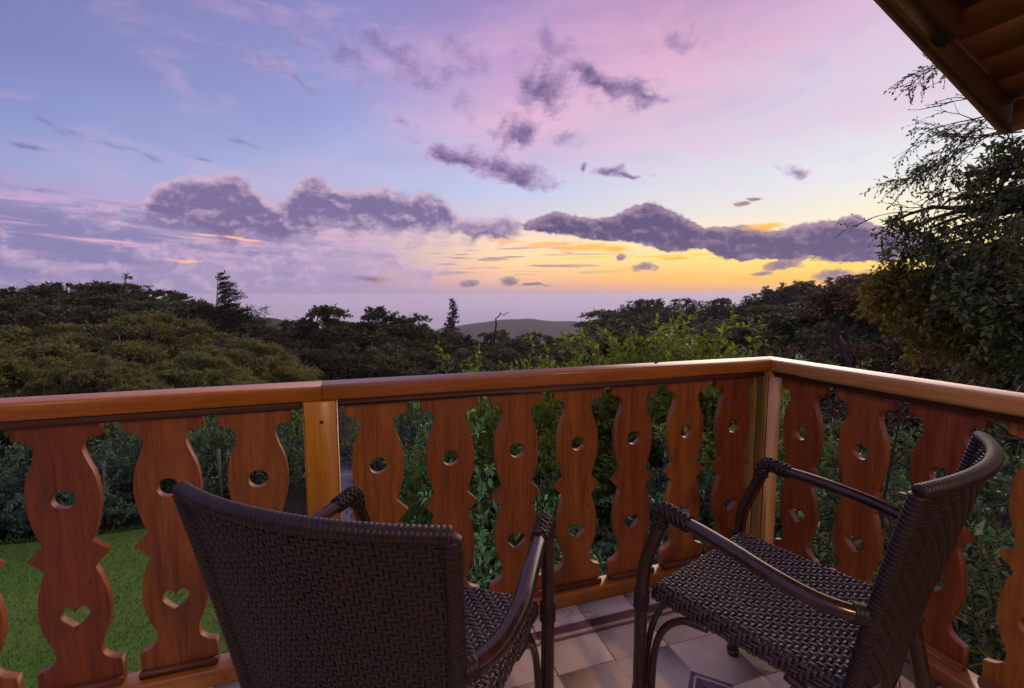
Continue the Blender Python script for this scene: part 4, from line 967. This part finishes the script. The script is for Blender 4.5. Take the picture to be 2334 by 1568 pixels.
# a few that stand out
for px, py, d, w, lab in ((1450, 754, 9.5, 1.0, 'bright yellow-green bush rising above the handrail, tallest of its rounded clump'), (1575, 765, 9.9, .8, 'bright yellow-green bush at the right end of the clump above the handrail'),
                       (1385, 792, 9.3, .6, 'bright yellow-green bush at the left end of the clump above the handrail'), (1515, 772, 9.4, 1.0, 'bright yellow-green bush between the tallest and the right one of its clump'), (1118, 828, 7.6, .7, 'light green leafy tip just showing over the handrail')):
    rooted('shrub', random.choice(SH['glow']), 2.45, px, py, d, lab, 'shrub', None, w, None, PN)
for px, py, d, lab in ((1780, 800, 11, 'low green bush above the handrail at the corner'), (2260, 870, 7, 'reddish feathery bush above the right handrail')):
    rooted('shrub', SH['fern'][0] if px > 2000 else SH['green'][0], 2.4, px, py, d, lab, 'shrub', None, .8, None, PN)
# pale stones and a fallen log by the path
def rock(x, y, r0, label):
    v = []; f = []; n1, n2 = 10, 7
    for i in range(n2+1):
        for k in range(n1):
            th = math.pi*i/n2; ph = 2*math.pi*k/n1; d = Vector((math.sin(th)*math.cos(ph), math.sin(th)*math.sin(ph), math.cos(th)*.7)); d *= r0*(1+.35*mnoise.noise(d*2.3+Vector((x, y, 0)))); v.append(tuple(d))
    for i in range(n2):
        for k in range(n1): f.append((i*n1+k, i*n1+(k+1) % n1, (i+1)*n1+(k+1) % n1, (i+1)*n1+k))
    b = MB(); b.raw(v, f); o = link('rock', b.mesh('rock', M_ROCK, True), None, (x, y, ground(x, y)+r0*.3), (0, 0, x*3), label=label, category='rock', group='pale rocks beside the path')
M_ROCK = bark_mat('pinkish_rock', (.30, .22, .20), (.52, .42, .40))
rock(-.95, 13.6, .30, 'largest pale pinkish rock beside the path'); rock(-1.35, 13.2, .2, 'small pale rock left of the largest one beside the path'); rock(.45, 12.9, .24, 'pale rock on the right verge of the path')
# wire fence beyond the lawn
def fence():
    A, Bq = Vector((-6.6, 10.6, 0)), Vector((4.6, 12.4, 0)); t = thing('wire_fence', 'thin wire fence with slim posts beyond the lawn', 'fence', (0, 0, 0))
    n = 7; tops = []
    for k in range(n):
        p = A.lerp(Bq, k/(n-1)); z = ground(p.x, p.y); b = MB(); b.tube([(0, 0, -.2), (0, 0, 1.25)], .035, 6); link('post', b.mesh('post', MB_PALE), t, (p.x, p.y, z)); tops.append((p.x, p.y, z))
    for h in (.45, .8, 1.15):
        b = MB(); b.tube(spline([(x, y-.036, z+h) for x, y, z in tops], 3), .004, 4); link('wire', b.mesh('wire', MB_PALE), t)
fence()

# ------------------------------------------------------------------ big near tree at the right
def near_tree():
    r_ = np.random.default_rng(77)
    blobs = [(2310,335,8.6,.42),(2330,400,8.2,.5),(2260,395,8.4,.34),(2205,430,8.3,.32),(2270,455,8.0,.36),(2160,455,8.4,.22),(2340,480,7.9,.45),(2300,535,7.8,.42),(2200,515,7.9,.36),(2120,520,8.0,.34),(2060,525,8.1,.24),(2035,505,8.2,.14),(2090,560,7.9,.36),(2060,590,7.9,.26),(2160,580,7.7,.5),(2260,590,7.6,.6),(2330,620,7.4,.8),
             (2110,600,7.8,.30),(2410,360,8.6,.6),(2430,470,8.2,.65),(2440,580,8,.7),(2450,690,7.6,1.0),(2240,660,7.4,.55),(2180,640,7.6,.42),(2330,700,7.3,.75),(2250,720,7.3,.5),(2330,800,7.2,.6),(2420,800,7.4,.9),(2190,700,7.5,.42)]
    yel = [(2020,640,8.0,.28),(2000,680,8.0,.24),(1990,700,8.1,.16),(2060,690,7.9,.34),(2090,640,7.9,.3),(2110,720,7.8,.34),(2140,760,7.7,.3),(2070,740,7.9,.22),(2180,770,7.6,.28),(2040,650,8,.2),(2150,690,7.8,.3),(2100,790,7.9,.2),(2220,800,7.5,.3)]
    W = [(tuple(at(a, b_, d)), rr) for a, b_, d, rr in blobs]; Y = [(tuple(at(a, b_, d)), rr) for a, b_, d, rr in yel]
    base = at(2500, 900, 7.6); gz = ground(base.x, base.y); base = Vector((base.x, base.y, gz))
    t = thing('big_tree', 'big near tree reaching in from the right edge with open dark branches', 'tree', tuple(base))
    def loc(c): return Vector(c)-base
    b = MB(); crown = at(2460, 430, 8.2)-base
    limb_mb(b, (0, 0, -.4), crown, .20, .11, r_, .06, 10, 8)
    forks = [Vector((0, 0, 0)).lerp(crown, f) for f in (.55, .65, .75, .85, .95)]
    for c, rr in W+Y:
        L = loc(c); f = min(forks, key=lambda q: (q-L).length+abs(q.z-L.z)*.6); limb_mb(b, f, L, .045, .014, r_, .14, 6, 8)
        for k in range(int(5+rr*14)): limb_mb(b, L+Vector([r_.normal()*rr*.15 for _ in range(3)]), L+Vector(rdir(1, r_)[0])*rr*1.0, .008, .003, r_, .2, 4, 4)
    link('trunk', b.mesh('trunk', MB_DARK, True), t)
    def cl(bl, per, L):
        res = []
        for c, rr in bl:
            n = int(per*rr**2*(1+rr)); k = max(3, int(n/22)); tips = np.array(loc(c))+rdir(k, r_)*rr*(.35+.75*r_.random((k, 1)))*np.array([1, 1, .75]); ax = rdir(k, r_); ax[:, 2] -= .25
            P = np.repeat(tips, 22, 0)+np.repeat(ax, 22, 0)*(np.tile(np.linspace(-.15, .15, 22), k)[:, None])+r_.normal(size=(22*k, 3))*.025; A = np.repeat(ax, 22, 0)*.7+rdir(len(P), r_)*.9; A[:, 2] -= .2
            N = rdir(len(P), r_)*.7+np.array([0, 0, 1]); Ls = L*(.6+.7*r_.random(len(P))); res.append(leaf_array(P, A, N, Ls, Ls*.5))
        return res
    link('leaves', leaf_mesh('leaves', cl(W, 1250, .082), ML_NEAR), t)
    link('leaves', leaf_mesh('leaves', cl(Y, 3800, .085), ML_YELLOW), t, label='yellowish lower sprays of the near tree')
    # nearly bare twig sprays against the sky
    b = MB(); P = []; A = []
    def twig(p, d, L, r0, depth):
        n = 5; q = Vector(p); pts = [q.copy()]
        for k in range(n):
            d = (d+Vector(rdir(1, r_)[0])*.22+Vector((0, 0, -.05))).normalized(); q = q+d*L/n; pts.append(q.copy())
            if depth > 0 and r_.random() < .95: twig(q, (d+Vector(rdir(1, r_)[0])*.75).normalized(), L*.55, r0*.62, depth-1)
            if depth <= 1 and r_.random() < .6: P.append(tuple(q)); A.append(tuple(d+Vector(rdir(1, r_)[0])*.7))
        b.tube(pts, [max(.0016, r0*(1-.6*k/n)) for k in range(n+1)], 4, cap=False)
        P.append(tuple(q)); A.append(tuple(d))
    for (x0, y0), (x1, y1), L, dp in (((2300,240),(2075,335),1.35,4),((2300,255),(2105,290),1.1,3),((2290,225),(2150,225),.8,2),((2310,280),(2150,390),1.1,4),((2330,300),(2170,330),1.2,4),((2210,110),(2090,150),.75,3),((2200,120),(2095,185),.7,3),((2150,470),(2000,492),.9,3),((2170,430),(2095,445),.7,2),((2360,350),(2200,380),1.0,3)):
        a = at(x0, y0, 8.0)-base; c = at(x1, y1, 8.1)-base; twig(a, (c-a).normalized(), (c-a).length, .010, dp-1)
    for (x0, y0) in ((2300, 245), (2205, 115), (2330, 320)): limb_mb(b, crown, at(x0, y0, 8.0)-base, .05, .014, r_, .08, 6, 6)
    P = np.array(P); A = np.array(A); n = len(P); Ls = .040*(.6+.7*r_.random(n))
    link('twigs', b.mesh('twigs', MB_DARK, True), t)
    link('leaves', leaf_mesh('leaves', [leaf_array(P, A, rdir(n, r_), Ls, Ls*.55)], ML_NEAR), t, label='tiny leaves on the nearly bare twigs')
near_tree()

# ------------------------------------------------------------------ evening haze over the valley and the lowland
def build_haze():
    m = bpy.data.materials.new('haze'); m.use_nodes = True; T = NT(m.node_tree); T.n.clear()
    v = T.add('ShaderNodeVolumePrincipled'); v.inputs['Color'].default_value = (.96, .95, 1, 1); v.inputs['Density'].default_value = HAZE_D
    v.inputs['Anisotropy'].default_value = .25
    o = T.add('ShaderNodeOutputMaterial'); T.l.new(v.outputs[0], o.inputs['Volume'])
    b = MB(); b.box((-15200, -15200, -364), (15200, 15200, 32)); link('haze', b.mesh('haze', m), kind='stuff', label='evening haze over the valley and lowland')
HAZE_D = .00020
build_haze()
